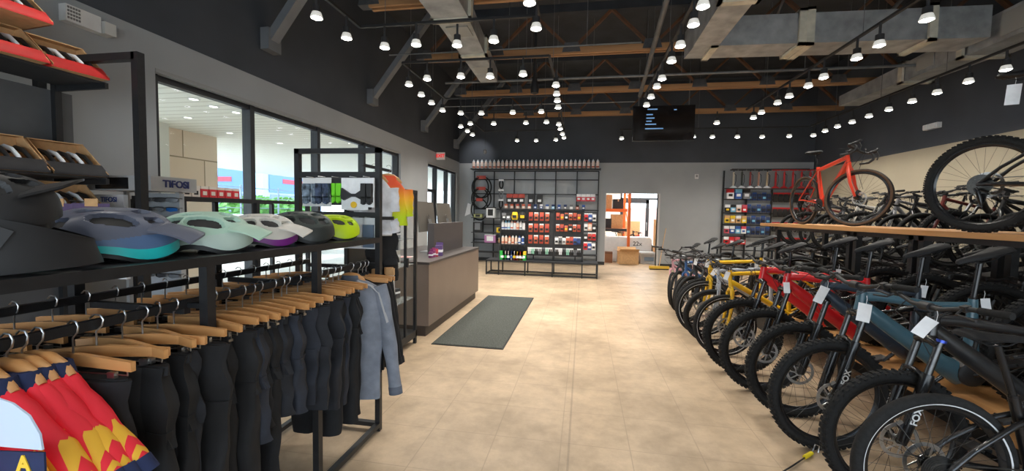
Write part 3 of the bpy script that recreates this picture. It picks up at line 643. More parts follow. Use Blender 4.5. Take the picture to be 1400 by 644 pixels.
for r, z in ((0, 1.775), (1, 1.495)):
    for q in range(5):
        y = 2.26-q*.325
        carton('open black printed carton on the %s lower shelf, %s from the window end' % ('upper' if r == 0 else 'bottom', ORD[q]), (LX+.34+.40, y, z), PI/2-.12, BLC, gK, w=.29, content=None)
PUR = mat('purple_card', s2l(78, 58, 98), .6, noise=.3, scale=18)
for i, (px, d_) in enumerate(((34, 2.55), (78, 2.6), (125, 2.65))):
    p = pd(px, 278, d_)
    t = thing('hanging_package', 'dark purple hanging package below the black cartons, %s from the near end' % ORD[i], 'package', p, .85, 'purple hanging packages')
    MB().bb(-.085, .085, -.012, .012, -.28, 0).obj('card_body', PUR, t)
    mb = MB()
    for q in range(5): mb.bb(-.07, .07-.02*(q % 3), -.0135, -.012, -.1-q*.03, -.093-q*.03)
    mb.obj('printed_stripe', cm(178, 168, 190, .7), t)
    MB().bb(-.03, .03, -.014, .014, -.02, .03).obj('hang_tab', CARD, t); MB().bb(-.06, .0, -.0145, -.012, -.27, -.2).obj('price_sticker', PAPER, t)
    MB().tube([(0, 0, .01), (-.12, .16, .016)], .004, 5).obj('peg', STEEL, t)
# tall black frame in front of the window
tf = thing('tall_display_frame', 'tall black square tube frame standing before the window pier', 'display frame', (0, 0, 0))
q = at(188, 72, X=-3.0)
for x in (-3.0, -3.85): MB().bb(x-.025, x+.025, q.y-.025, q.y+.025, 0, q.z).obj('upright', BLACK, tf)
MB().bb(-3.85, -3.0, q.y-.025, q.y+.025, q.z-.05, q.z-.001).obj('top_rail', BLACK, tf); MB().bb(-3.85, -3.0, q.y-.025, q.y+.025, .05, .1).obj('base_rail', BLACK, tf)
# ---------------------------------------------------------------- sunglasses display
sx, sy = -3.13, 2.52
sg = thing('sunglasses_display', 'silver topped sunglasses display tower with brand sign', 'display stand', (0, 0, 0))
SIL = mat('silver_panel', (.42, .43, .44), .35, .3, noise=.08, scale=9)
MB().bb(sx-.58, sx, sy, sy+.36, 1.69, 1.80).obj('header_box', SIL, sg)
MB().bb(sx-.50, sx-.2, sy-.004, sy, 1.70, 1.785).obj('dark_window', GLOSSB, sg)
o = link(text_mesh('TIFOSI', .075, 'brand_lettering', cm(30, 40, 92), .002, .002), 'lettering', sg); o.rotation_euler = (PI/2, 0, PI/2); o.location = (sx+.004, sy+.19, 1.745)
o.scale = (.98, 1, 1)
MB().bb(sx-.58, sx-.02, sy+.02, sy+.34, 0, .2).obj('base', CHAR, sg)
for x in (sx-.55, sx-.05): MB().bb(x-.015, x+.015, sy+.235, sy+.265, .2, 1.69).obj('mast', SIL, sg)
MB().bb(sx-.36, sx-.02, sy+.23, sy+.27, .3, 1.68).obj('rack_panel', cm(168, 174, 180), sg)
MB().bb(sx-.66, sx-.38, sy+.1, sy+.13, 1.0, 1.66).obj('poster_board', PAPER, sg)
o = link(text_mesh('TIFOSI', .055, 'poster_lettering', cm(40, 70, 150), .001, .001), 'lettering', sg); o.rotation_euler = (PI/2, 0, 0); o.location = (sx-.52, sy+.097, 1.62)
MB().prism([(-.1, -.06), (.1, -.08), (.12, .02), (.0, .1), (-.08, .05)], .002, Matrix.Translation((sx-.52, sy+.098, 1.45)) @ Matrix.Rotation(PI/2, 4, 'X')).obj('poster_picture', cm(70, 130, 190), sg)
GC = [cm(30, 32, 36, .2), cm(40, 110, 190, .2), cm(120, 126, 132, .25), cm(60, 62, 66, .2)]
gproto = {}
k = 0
for r in range(9):
    for c_ in range(3):
        z = 1.63-r*.075; lab = 'pair of sunglasses on the display tower, row %s from the top, %s across' % (ORD[r], ORD[c_])
        if c_ == 0 or True:
            t = thing('sunglasses', lab, 'sunglasses', (sx-.30+c_*.12, sy+.20, z), random.uniform(-.1, .1), 'sunglasses on the display tower')
            m = GC[(r*2+c_*3+r*r) % 4]
            if m.name not in gproto:
                fr = MB().tube([(-.055, 0, .01), (-.02, -.012, .014), (.02, -.012, .014), (.055, 0, .01)], .004, 6).mesh('frame', MATTB)
                ln = MB().grid(lambda u, v: Vector((-.052+.104*u, -.012*math.sin(PI*u), .012-.034*v*(1-.25*abs(2*u-1)))), 8, 2).mesh('lens', m)
                tm = MB().tube([(.055, 0, .01), (.054, .04, .008)], .0028, 5).tube([(-.055, 0, .01), (-.054, .04, .008)], .0028, 5).mesh('temple_arm', MATTB)
                gproto[m.name] = (fr, ln, tm)
            for me, n in zip(gproto[m.name], ('frame', 'lens', 'temple')): link(me, n, t)
# ---------------------------------------------------------------- window side gondola with red boxes
gx = -3.35
gd = thing('display_table_rack', 'low black rack under the big window with red boxes on top', 'display rack', (0, 0, 0))
GY0, GY1, GZ = 2.95, 4.55, 1.665
for y in (GY0, 3.75, GY1):
    for x in (gx, gx-.5): MB().bb(x-.02, x+.02, y-.02, y+.02, 0, GZ-.03).obj('upright', BLACK, gd)
for x in (gx, gx-.5): MB().bb(x-.02, x+.02, GY0, GY1, GZ-.035, GZ).obj('top_rail', BLACK, gd); MB().bb(x-.02, x+.02, GY0, GY1, .05, .09).obj('base_rail', BLACK, gd)
MB().bb(gx-.5, gx, GY0, GY1, GZ-.02, GZ-.005).obj('top_panel', CHAR, gd); MB().bb(gx-.5, gx, GY0, GY1, 1.2, 1.215).obj('middle_shelf', CHAR, gd)
RB = mat('red_box_print', s2l(206, 52, 60), .55, noise=.15, scale=25)
for i in range(7):
    t = thing('product_box', 'small red and white box on the window rack, %s in its line' % ORD[i], 'box', (gx-.06, 3.02+i*.085, GZ), 0, 'red boxes on the window rack')
    MB().bb(-.03, .03, -.038, .038, 0, .09).obj('carton_body', RB if i > 1 else WHC, t); MB().bb(-.031, .0305, -.0385, .0385, .075, .1).obj('lid', WHC, t)
    MB().bb(.03, .032, -.02, .02, .02, .055).obj('printed_panel', WHC if i > 1 else MATTB, t)
for i in range(6):
    t = thing('product_box', 'dark red box on the lower window rack shelf, %s in its line' % ORD[i], 'box', (gx-.1, 3.1+i*.24, 1.215), 0, 'dark red boxes on the lower window rack shelf')
    MB().bb(-.08, .08, -.1, .1, 0, .18).obj('carton_body', cm(136, 40, 48, .6), t); MB().bb(-.081, .081, -.101, .101, .14, .183).obj('lid', cm(90, 84, 84, .6), t)
# ---------------------------------------------------------------- glass cabinet
cb = thing('glass_cabinet', 'tall black framed glass display cabinet beside the counter', 'cabinet', (0, 0, 0))
cx0, cx1, cy0, cy1, ch = -2.34, -1.93, 3.72, 4.58, 1.815
F = .035
for x in (cx0, cx1-F):
    for y in (cy0, cy1-F): MB().bb(x, x+F, y, y+F, .0, ch).obj('corner_post', BLACK, cb)
MB().bb(cx0, cx1, cy0, cy1, .08, .16).obj('plinth', MATTB, cb); MB().bb(cx0, cx1, cy0, cy1, ch-.04, ch+.002).obj('top_panel', BLACK, cb)
dr = MB().bb(cx1-.02, cx1+.005, cy1-.33, cy1-.30, .16, ch-.04).obj('door_stile', BLACK, cb)
MB().bb(cx1+.005, cx1+.03, cy1-.33, cy1-.3, .95, 1.05).obj('lock', MATTB, cb)
for (a, b_) in (((cx1-.008, cy0+F, 0), (cx1-.008, cy1-F, 0)), ((cx0+F, cy0+.01, 0), (cx1-F, cy0+.01, 0)), ((cx0+F, cy1-.01, 0), (cx1-F, cy1-.01, 0))):
    MB().add([(a[0], a[1], .16), (b_[0], b_[1], .16), (b_[0], b_[1], ch-.04), (a[0], a[1], ch-.04)], [(0, 1, 2, 3)]).obj('glass_pane', GLASS, cb)
MB().bb(cx0, cx0+.01, cy0+F, cy1-F, .16, ch-.04).obj('back_panel', cm(96, 92, 88), cb)
for z in (.55, .95, 1.25, 1.52): MB().bb(cx0+.01, cx1-.03, cy0+.03, cy1-.03, z, z+.008).obj('glass_shelf', mat('shelf_glass', (.5, .55, .55), .1, alpha=.35), cb)
n = 0
for z in (.558, .958, 1.258, 1.528):
    for k in range(5):
        n += 1
        t = thing('display_item', 'small boxed item in the glass cabinet, %s counting up from its bottom shelf' % ORD[n-1], 'box', (cx0+.2, cy0+.12+k*.15, z), random.uniform(-.3, .3), 'small items in the glass cabinet')
        h = random.uniform(.07, .16); col = random.choice([(60, 62, 66), (200, 198, 194), (150, 52, 50), (96, 100, 110), (190, 160, 120)])
        MB().bb(-.04, .04, -.04, .04, 0, h).obj('box_body', cm(*col), t); MB().bb(-.041, .041, -.041, .041, h*.5, h*.7).obj('label_band', PAPER, t)
# ---------------------------------------------------------------- counter
CT = mat('taupe_laminate', s2l(128, 112, 100), .45, noise=.05, scale=3); CTD = mat('taupe_dark_top', s2l(70, 64, 62), .35, noise=.06, scale=5); CG = mat('graphite_laminate', s2l(68, 64, 64), .55, noise=.05, scale=4)
kx0, kx1, ky0, ky1, kh = -2.95, -1.885, 4.84, 7.31, .94
ct = thing('sales_counter', 'taupe laminate sales counter with dark plinth', 'counter', (0, 0, 0))
MB().bb(kx0, kx1, ky0, ky1, .13, kh-.03).obj('front_panel', CT, ct); MB().bb(kx0-.01, kx1+.008, ky0-.008, ky1+.008, kh-.03, kh).obj('worktop', CTD, ct)
MB().bb(kx0+.05, kx1-.04, ky0+.0, ky1-.05, 0, .13).obj('plinth', mat('plinth_brown', s2l(58, 50, 46), .5, noise=.1, scale=5), ct)
MB().bb(-2.26, -2.16, 5.74, 7.2, kh, 1.40).obj('raised_divider', CG, ct)
for i in range(2):
    t = thing('computer_monitor', 'slim silver computer monitor turned away, %s along the counter' % ORD[i], 'monitor', ((-2.42, 6.15, kh), (-2.40, 6.95, kh))[i], 1.5, 'silver monitors on the counter')
    MB().prism([(-.29, .0), (.29, .0), (.29, .47), (-.29, .47)], .02, Matrix.Translation((0, 0, .32)) @ Matrix.Rotation(-.12, 4, 'X') @ Matrix.Rotation(PI/2, 4, 'X')).obj('casing', mat('monitor_silver', (.13, .118, .10), .45, .2, noise=.05, scale=6), t)
    MB().tube([(0, -.03, .52), (0, -.09, .3), (0, -.05, .01)], .05, 10, fl=.2, up=(0, 1, 0)).obj('stand', ALU, t); MB().bb(-.1, .1, -.1, .08, 0, .012).obj('foot', ALU, t)
    MB(Matrix.Translation((0, -.012, .56)) @ Matrix.Rotation(PI/2-.12, 4, 'X')).lathe([(.03, -.002), (.03, .003)], 16).obj('rear_badge', cm(70, 66, 62), t)
for i, (x, y, w, h, col) in enumerate(((-2.06, 5.36, .05, .08, (120, 50, 100)), (-2.06, 5.46, .05, .09, (150, 60, 110)), (-2.05, 5.66, .10, .15, (92, 70, 120)), (-2.04, 5.52, .05, .07, (190, 70, 80)))):
    t = thing('counter_display_box', 'small purple display box on the counter, %s from the near end' % ORD[i], 'box', (x, y, kh), .1*i, 'purple display boxes on the counter')
    MB().bb(-w/2, w/2, -w/2, w/2, 0, h).obj('box_body', cm(*col, .5), t); MB().bb(-w/2-.001, w/2+.001, -w/2-.001, w/2+.001, h*.35, h*.6).obj('label_band', PAPER, t); MB().bb(-w/2, w/2, w/2-.004, w/2, h, h+.04).obj('header_flap', cm(*col, .5), t)
t = thing('counter_tray', 'white and red tray on the near corner of the counter', 'tray', (-2.28, 5.02, kh), 0)
MB().loft([[Vector((x*w_, y*w_, z)) for x, y in ((-.11, -.08), (.11, -.08), (.11, .08), (-.11, .08))] for w_, z in ((.9, 0), (1, .04), (.94, .04), (.86, .012))], sm=False).obj('tray_body', WHITE, t); MB().bb(-.09, .09, -.065, .065, .014, .03).obj('red_card', cm(206, 96, 88), t)
# door mat
mt = thing('floor_mat', 'dark speckled rubber edged mat on the floor beside the counter', 'mat', (-1.304, 6.04, 0))
MB().bb(-.435, .435, -1.485, 1.485, .0, .008).obj('rubber_edge', mat('mat_rubber', (.02, .021, .02), .8, noise=.2, scale=30), mt)
MB().bb(-.42, .42, -1.47, 1.47, .006, .013).obj('pile', mat('mat_pile', s2l(64, 67, 62), .95, noise=.6, scale=90, bump=.6), mt)
# ================================================================ bikes
MESH = {}
def cached(key, fn):
    if key not in MESH: MESH[key] = fn()
    return MESH[key]
RIMW = mat('white_rim_band', (.72, .74, .76), .5, noise=.05, scale=10)
def wheel_meshes(k):
    """k: (outer radius, tyre radius, knobby, stripe, tan, big disc)"""
    R, t, knob, stripe, tan, disc = k
    d = {}
    mb = MB(); N = 56
    c = R-t
    mb.tube([(c*math.cos(2*PI*i/N), 0, c*math.sin(2*PI*i/N)) for i in range(N)], t*.97, 12, closed=True)
    if knob:
        n = 62
        for i in range(n):
            a = 2*PI*i/n
            for (off, y, w, h) in ((0, -.28, .45, .0), (0, .28, .45, 0), (.5, -.80, .4, -.32), (.5, .80, .4, -.32)):
                aa = a+off*2*PI/n; rr = c+t*(1.0+h*1.0); 
                M_ = Matrix.Translation((rr*math.cos(aa), y*t, rr*math.sin(aa))) @ Matrix.Rotation(-aa, 4, 'Y')
                m2 = MB(M_); m2.box((0, 0, 0), (t*.30, t*w, .0125+.004*abs(off))); mb.add(m2.v, m2.f)
    d['tyre'] = mb.mesh('tyre', RUB)
    if tan or stripe:
        mb = MB(); a0 = .95 if stripe else .25
        for s_ in (-1, 1):
            # band on the sidewall
            n = 72
            def P(u, v, s_=s_):
                an = (2.35 if tan else 2.15) - (1.25 if tan else .22)*v; rr = c+math.cos(an)*t*1.015; y = s_*math.sin(an)*t*1.015
                return Vector((rr*math.cos(2*PI*u), y, rr*math.sin(2*PI*u)))
            mb.grid(P, n, 4, cu=True)
        d['sidewall_band'] = mb.mesh('sidewall_band', TAN if tan else RIMW)
    rr = R-2*t+.004
    mb = MB(); n = 56
    prof = [(-.014, rr), (-.013, rr-.012), (0, rr-.024), (.013, rr-.012), (.014, rr), (0, rr-.004)]
    mb.loft([[Vector((r*math.cos(2*PI*i/n), y, r*math.sin(2*PI*i/n))) for y, r in prof] for i in range(n+1)], cap=False)
    d['rim'] = mb.mesh('rim', GLOSSB)
    mb = MB(); n = 28
    for i in range(n):
        a = 2*PI*i/n; s_ = 1 if i % 2 else -1; b_ = a+(.6 if (i//2) % 2 else -.6)
        mb.tube([(.026*math.cos(b_), s_*.028, .026*math.sin(b_)), ((rr-.02)*math.cos(a), 0, (rr-.02)*math.sin(a))], .0012, 3, cap=False)
    d['spokes'] = mb.mesh('spokes', SPOKE)
    rot = Matrix.Rotation(PI/2, 4, 'X')
    d['hub'] = MB(rot).lathe([(.009, -.062), (.016, -.055), (.03, -.034), (.03, -.028), (.017, -.022), (.017, .022), (.03, .028), (.03, .034), (.016, .055), (.009, .062)], 14).mesh('hub', GLOSSB)
    r1 = disc; mb = MB(rot); n = 36
    # rotor ring with spokes; left side (+y)
    ring = lambda ra, rb: mb.add([Vector((r*math.cos(2*PI*i/n), r*math.sin(2*PI*i/n), z)) for z in (-.043, -.045) for r in (ra, rb) for i in range(n)], [(i, (i+1) % n, n+(i+1) % n, n+i) for i in range(n)]+[(2*n+i, 2*n+(i+1) % n, 3*n+(i+1) % n, 3*n+i) for i in range(n)]+[(n+i, n+(i+1) % n, 3*n+(i+1) % n, 3*n+i) for i in range(n)]+[(i, (i+1) % n, 2*n+(i+1) % n, 2*n+i) for i in range(n)])
    ring(r1*.80, r1); ring(.022, .034)
    for i in range(8):
        a = 2*PI*i/8; q = Matrix.Rotation(a+.35, 4, 'Z')
        mb.bar((.03*math.cos(a), .03*math.sin(a), -.044), (r1*.83*math.cos(a+.35), r1*.83*math.sin(a+.35), -.044), .009, .002)
    d['brake_disc'] = mb.mesh('brake_disc', ALU)
    mb = MB(rot)
    for i in range(9): mb.lathe([(.024, .034+i*.0035), (.078-i*.0065, .034+i*.0035), (.078-i*.0065, .0355+i*.0035), (.024, .0355+i*.0035)], 28)
    d['cassette'] = mb.mesh('cassette', DSTEEL)
    return d
def add_wheel(root, name, k, loc, rear, S=None, disc=True):
    d = cached(('w',)+k, lambda: wheel_meshes(k))
    o = link(d['rim'], name, root)
    Mx = Matrix.Translation(loc)
    o.matrix_local = (S @ Mx) if S else Mx
    for n in ['tyre', 'spokes', 'hub']+(['brake_disc'] if disc else [])+(['cassette'] if rear else [])+(['sidewall_band'] if 'sidewall_band' in d else []): link(d[n], n, o)
    return o
def saddle_mesh():
    mb = MB(); R = []
    for x, w, z, th in ((-.14, .045, .012, .018), (-.125, .066, .016, .026), (-.08, .074, .014, .032), (-.03, .055, .006, .034), (.03, .032, .0, .032), (.09, .023, -.004, .028), (.13, .018, -.01, .022), (.142, .008, -.016, .01)):
        R.append([Vector((x, math.cos(a)*w, z+(math.sin(a)*th*(.35 if math.sin(a) > 0 else .9))-(.010 if abs(math.cos(a)) > .8 else 0))) for a in [2*PI*j/14 for j in range(14)]])
    mb.loft(R)
    for s_ in (-1, 1): mb.tube([(.1, s_*.014, -.018), (.04, s_*.022, -.042), (-.04, s_*.022, -.042), (-.1, s_*.03, -.01)], .0035, 6)
    return mb.mesh('saddle', SADM)
GEO = {  # wheelbase, bb, head bottom, head top, seat top, saddle, fork crown, axle height
 'e': dict(wb=1.265, bb=(.45, .36), hb=(.955, .875), ht=(.908, .985), st=(.33, .80), sd=(.225, 1.055), crown=(.968, .852)),
 'm': dict(wb=1.22, bb=(.44, .34), hb=(.945, .86), ht=(.90, .965), st=(.325, .74), sd=(.22, 1.03), crown=(.958, .838)),
 'c': dict(wb=1.12, bb=(.45, .29), hb=(.925, .76), ht=(.885, .93), st=(.30, .78), sd=(.215, .99), crown=(.93, .74)),
 'g': dict(wb=1.03, bb=(.42, .275), hb=(.875, .74), ht=(.835, .87), st=(.275, .78), sd=(.20, 1.0), crown=(.88, .725))}
def paint(rgb, rough=.3): return mat('frame_paint_%d_%d_%d' % rgb, s2l(*rgb), rough, noise=.04, scale=6, coat=.4)
def frame_mesh(kind, m):
    g = GEO[kind]; R = WHL[kind][0]; P = lambda q, y=0: Vector((q[0], y, q[1])); mb = MB()
    bb, hb, ht, st = g['bb'], g['hb'], g['ht'], g['st']
    ax = (0, R)
    dirh = (P(hb)-P(ht)).normalized()
    mb.tube([P(ht)-dirh*.004, P(ht).lerp(P(hb), .5), P(hb)+dirh*.004], [.029, .027, .03] if kind in 'em' else [.023, .021, .024], 14)
    L = lambda a, b, t: P(a).lerp(P(b), t)
    if kind == 'e':
        mb.tube([L(ht, hb, .62), Vector((.86, 0, .80)), Vector((.71, 0, .60)), Vector((.60, 0, .455)), Vector((.55, 0, .41))], [.036, .046, .05, .056, .06], 14, fl=.72)
        mb.tube([L(ht, hb, .25), Vector((.82, 0, .93)), Vector((.55, 0, .81)), P(st)+Vector((.01, 0, -.04))], [.032, .03, .024, .022], 12, fl=.8)
        mb.tube([P(st), Vector((.37, 0, .66)), Vector((.42, 0, .47))], [.024, .03, .04], 12, fl=.85)
        mb.tube([Vector((.60, 0, .45)), Vector((.52, 0, .365)), Vector((.42, 0, .365)), Vector((.37, 0, .43))], [.055, .075, .07, .04], 14, fl=.75)
    elif kind == 'm':
        mb.tube([L(ht, hb, .65), Vector((.86, 0, .76)), Vector((.6, 0, .46)), P(bb)], [.032, .035, .036, .04], 12, fl=.8)
        mb.tube([L(ht, hb, .25), Vector((.8, 0, .90)), Vector((.5, 0, .74)), P(st)+Vector((.01, 0, -.05))], [.028, .024, .02, .019], 12, fl=.8)
        mb.tube([P(st), P(bb)], [.021, .026], 12); mb.tube([P(bb, -.045), P(bb, .045)], .03, 12)
    else:
        r0, r1 = (.027, .02) if kind == 'c' else (.032, .024)
        mb.tube([L(ht, hb, .7), P(bb)], [r0, r0*1.15], 12); mb.tube([L(ht, hb, .22), P(st)+Vector((.015, 0, -.04))], [r1*1.1, r1], 12)
        mb.tube([P(st), P(bb)], [r1*.95, r1*1.1], 12); mb.tube([P(bb, -.036), P(bb, .036)], .026, 12)
    return mb.mesh('frame', m)
def stays_mesh(kind, m):
    g = GEO[kind]; R = WHL[kind][0]; mb = MB(); bb = g['bb']; st = g['st']
    for s_ in (-1, 1):
        y = s_*.068
        r = .014 if kind in 'em' else .009
        cs = (bb[0]-.02, .38+ (bb[1]-.36)) if kind == 'e' else bb
        mb.tube([(cs[0], s_*.035, cs[1]+.01), (.30, s_*.05, (cs[1]+R)/2), (.10, y, R), (0, y, R)], [r*1.4, r*1.2, r, r], 8)
        if kind in 'em': mb.tube([(0, y, R), (.12, s_*.06, R+.12), (.30, s_*.045, .62), (.40, s_*.03, .66)], [r, r*.9, r*.9, r], 8)
        else: mb.tube([(0, y, R), (.15, s_*.052, (R+st[1])/2-.03), (st[0]+.015, s_*.02, st[1]-.06)], r*.8, 8)
    return mb.mesh('rear_triangle', m)
WHL = {'e': (.372, .031), 'm': (.368, .03), 'c': (.352, .026), 'g': (.345, .021)}
def fork_susp(g, R, m, S, root, ringc=None, decal=None):
    A = Vector((g['wb'], 0, R)); C = Vector((g['crown'][0], 0, g['crown'][1])); u = (A-C).normalized(); f = Vector((-u.z, 0, u.x)); f = f if f.x > 0 else -f
    C2 = C + f*.0
    mb = MB()
    mb.tube([C+Vector((0, -.066, -.005)), C+Vector((0, -.03, .012)), C+Vector((0, .03, .012)), C+Vector((0, .066, -.005))], [.026, .027, .027, .026], 12, up=(1, 0, 0))
    for s_ in (-1, 1):
        y = Vector((0, s_*.062, 0))
        mb.tube([C2+y+u*.17, C2+y+u*.19, A+y-u*.03, A+y+u*.012], [.027, .029, .026, .022], 12)
    T = R+.032
    a0 = A-u*(R+.012)
    mb.tube([A+Vector((0, .062, 0))-u*(R-.06), a0+Vector((0, .05, 0))+f*.02, a0+Vector((0, 0, 0))-u*.012+f*.024, a0+Vector((0, -.05, 0))+f*.02, A+Vector((0, -.062, 0))-u*(R-.06)], .012, 8, up=(1, 0, 0))
    o = mb.obj('fork', m, root); o.matrix_local = S
    for s_ in (-1, 1):
        y = Vector((0, s_*.062, 0)); MB().tube([C2+y-u*.012, C2+y+u*.20], .0175, 12).obj('stanchion', DSTEEL, o)
    if ringc:
        for s_ in (-1, 1): MB().tube([C+Vector((0, s_*.066, 0))-u*.026, C+Vector((0, s_*.066, 0))-u*.012], .0215, 12).obj('crown_cap', ringc, o)
    if decal:
        for s_ in (-1, 1):
            t = link(cached(('txt', decal), lambda: text_mesh(decal, .05, 'fork_lettering', WHITE, .0006, .0012)), 'lettering', o)
            # letters run along the leg
            d = -u; n = Vector((0, s_, 0)); side = n.cross(d)
            Rm = Matrix((d, n.cross(d), n)).transposed().to_4x4(); Rm.translation = A+Vector((0, s_*(.062+.0275), 0))-u*.16
            t.matrix_local = Rm
            c_ = A+Vector((0, s_*.062, 0))-u*.16
    return o
def fork_rigid(g, R, m, S, root, r=.017, fender=False):
    A = Vector((g['wb'], 0, R)); C = Vector((g['crown'][0], 0, g['crown'][1])); u = (A-C).normalized(); f = Vector((-u.z, 0, u.x)); f = f if f.x > 0 else -f
    mb = MB(); mb.tube([C-u*.02, C+u*.03], .026, 12)
    for s_ in (-1, 1):
        mb.tube([C+Vector((0, s_*.012, 0)), C+Vector((0, s_*.05, 0))+u*.05, C.lerp(A, .55)+Vector((0, s_*.06, 0))-f*.012, A+Vector((0, s_*.062, 0))], [r*1.25, r*1.3, r, r*.75], 10)
    o = mb.obj('fork', m, root); o.matrix_local = S; return o
def handlebar(kind, g, S, root, rise=.03, wide=.38):
    ht = Vector((g['ht'][0], 0, g['ht'][1])); hb = Vector((g['hb'][0], 0, g['hb'][1])); up = (ht-hb).normalized(); fw = Vector((up.z, 0, -up.x))
    cl = ht+up*.04+fw*(.05 if kind != 'g' else .09)
    st = MB().tube([ht, ht+up*.052], .021, 12).tube([ht+up*.036, cl], .02, 10, fl=.8).tube([cl+Vector((0, -.03, 0)), cl+Vector((0, .03, 0))], .024, 12).obj('stem', MATTB, root); st.matrix_local = S
    if kind == 'g':
        mb = MB()
        for s_ in (-1, 1): mb.tube([cl, cl+Vector((0, s_*.17, 0)), cl+Vector((.02, s_*.205, 0)), cl+Vector((.075, s_*.21, -.004)), cl+Vector((.105, s_*.215, -.035)), cl+Vector((.10, s_*.22, -.08)), cl+Vector((.06, s_*.225, -.115)), cl+Vector((-.03, s_*.23, -.125))], .0145, 10)
        o = mb.obj('handlebar', MATTB, root)
        for s_ in (-1, 1): MB().tube([cl+Vector((.05, s_*.21, 0)), cl+Vector((.11, s_*.21, .02)), cl+Vector((.135, s_*.21, .05))], [.018, .02, .012], 10).tube([cl+Vector((.12, s_*.212, .02)), cl+Vector((.15, s_*.214, -.03)), cl+Vector((.14, s_*.216, -.09))], .007, 8).obj('brake_lever', MATTB, o)
    else:
        pts = [cl+Vector((-.05, -wide, rise)), cl+Vector((-.02, -wide*.55, rise)), cl+Vector((0, -wide*.22, 0 if rise < .05 else rise*.3)), cl, cl+Vector((0, wide*.22, 0 if rise < .05 else rise*.3)), cl+Vector((-.02, wide*.55, rise)), cl+Vector((-.05, wide, rise))]
        o = MB().tube(pts, .0125, 10).obj('handlebar', MATTB, root)
        for s_ in (-1, 1):
            e = cl+Vector((-.05, s_*wide, rise)); e2 = cl+Vector((-.026, s_*wide*.63, rise))
            MB().tube([e+Vector((0, s_*.004, 0)), e.lerp(e2, .85)], .0172, 10).obj('grip', RUB, o)
            q = e.lerp(e2, 1.25); MB().box(q, (.03, .03, .03)).tube([q+Vector((.02, 0, 0)), q+Vector((.055, s_*.01, -.012)), q+Vector((.06, s_*.11, -.02))], .006, 7).obj('brake_lever', MATTB, o)
    o.matrix_local = S
    return cl
def crank_meshes(big):
    rot = Matrix.Rotation(PI/2, 4, 'X')
    mb = MB(rot); r = .078 if big else .07
    mb.lathe([(.03, .047), (r, .047), (r, .051), (.03, .051)], 32)
    for i in range(26):
        a = 2*PI*i/26; mb.box((r*math.cos(a), r*math.sin(a), .049), (.006, .006, .003), (0, 0, a))
    ring = mb.mesh('chainring', DSTEEL)
    mb = MB(); a = -.5
    for s_ in (-1, 1):
        e = Vector((s_*.17*math.cos(a), s_*-.078, s_*.17*math.sin(a))); mb.tube([(0, s_*-.045, 0), Vector((e.x*.12, s_*-.068, e.z*.12)), e], [.018, .016, .012], 10)
    mb.tube([(0, -.06, 0), (0, .06, 0)], .014, 10)
    return ring, mb.mesh('crank_arms', GLOSSB), MB().box((0, 0, 0), (.095, .09, .018)).tube([(0, -.06, 0), (0, .06, 0)], .006, 6).mesh('pedal', MATTB)
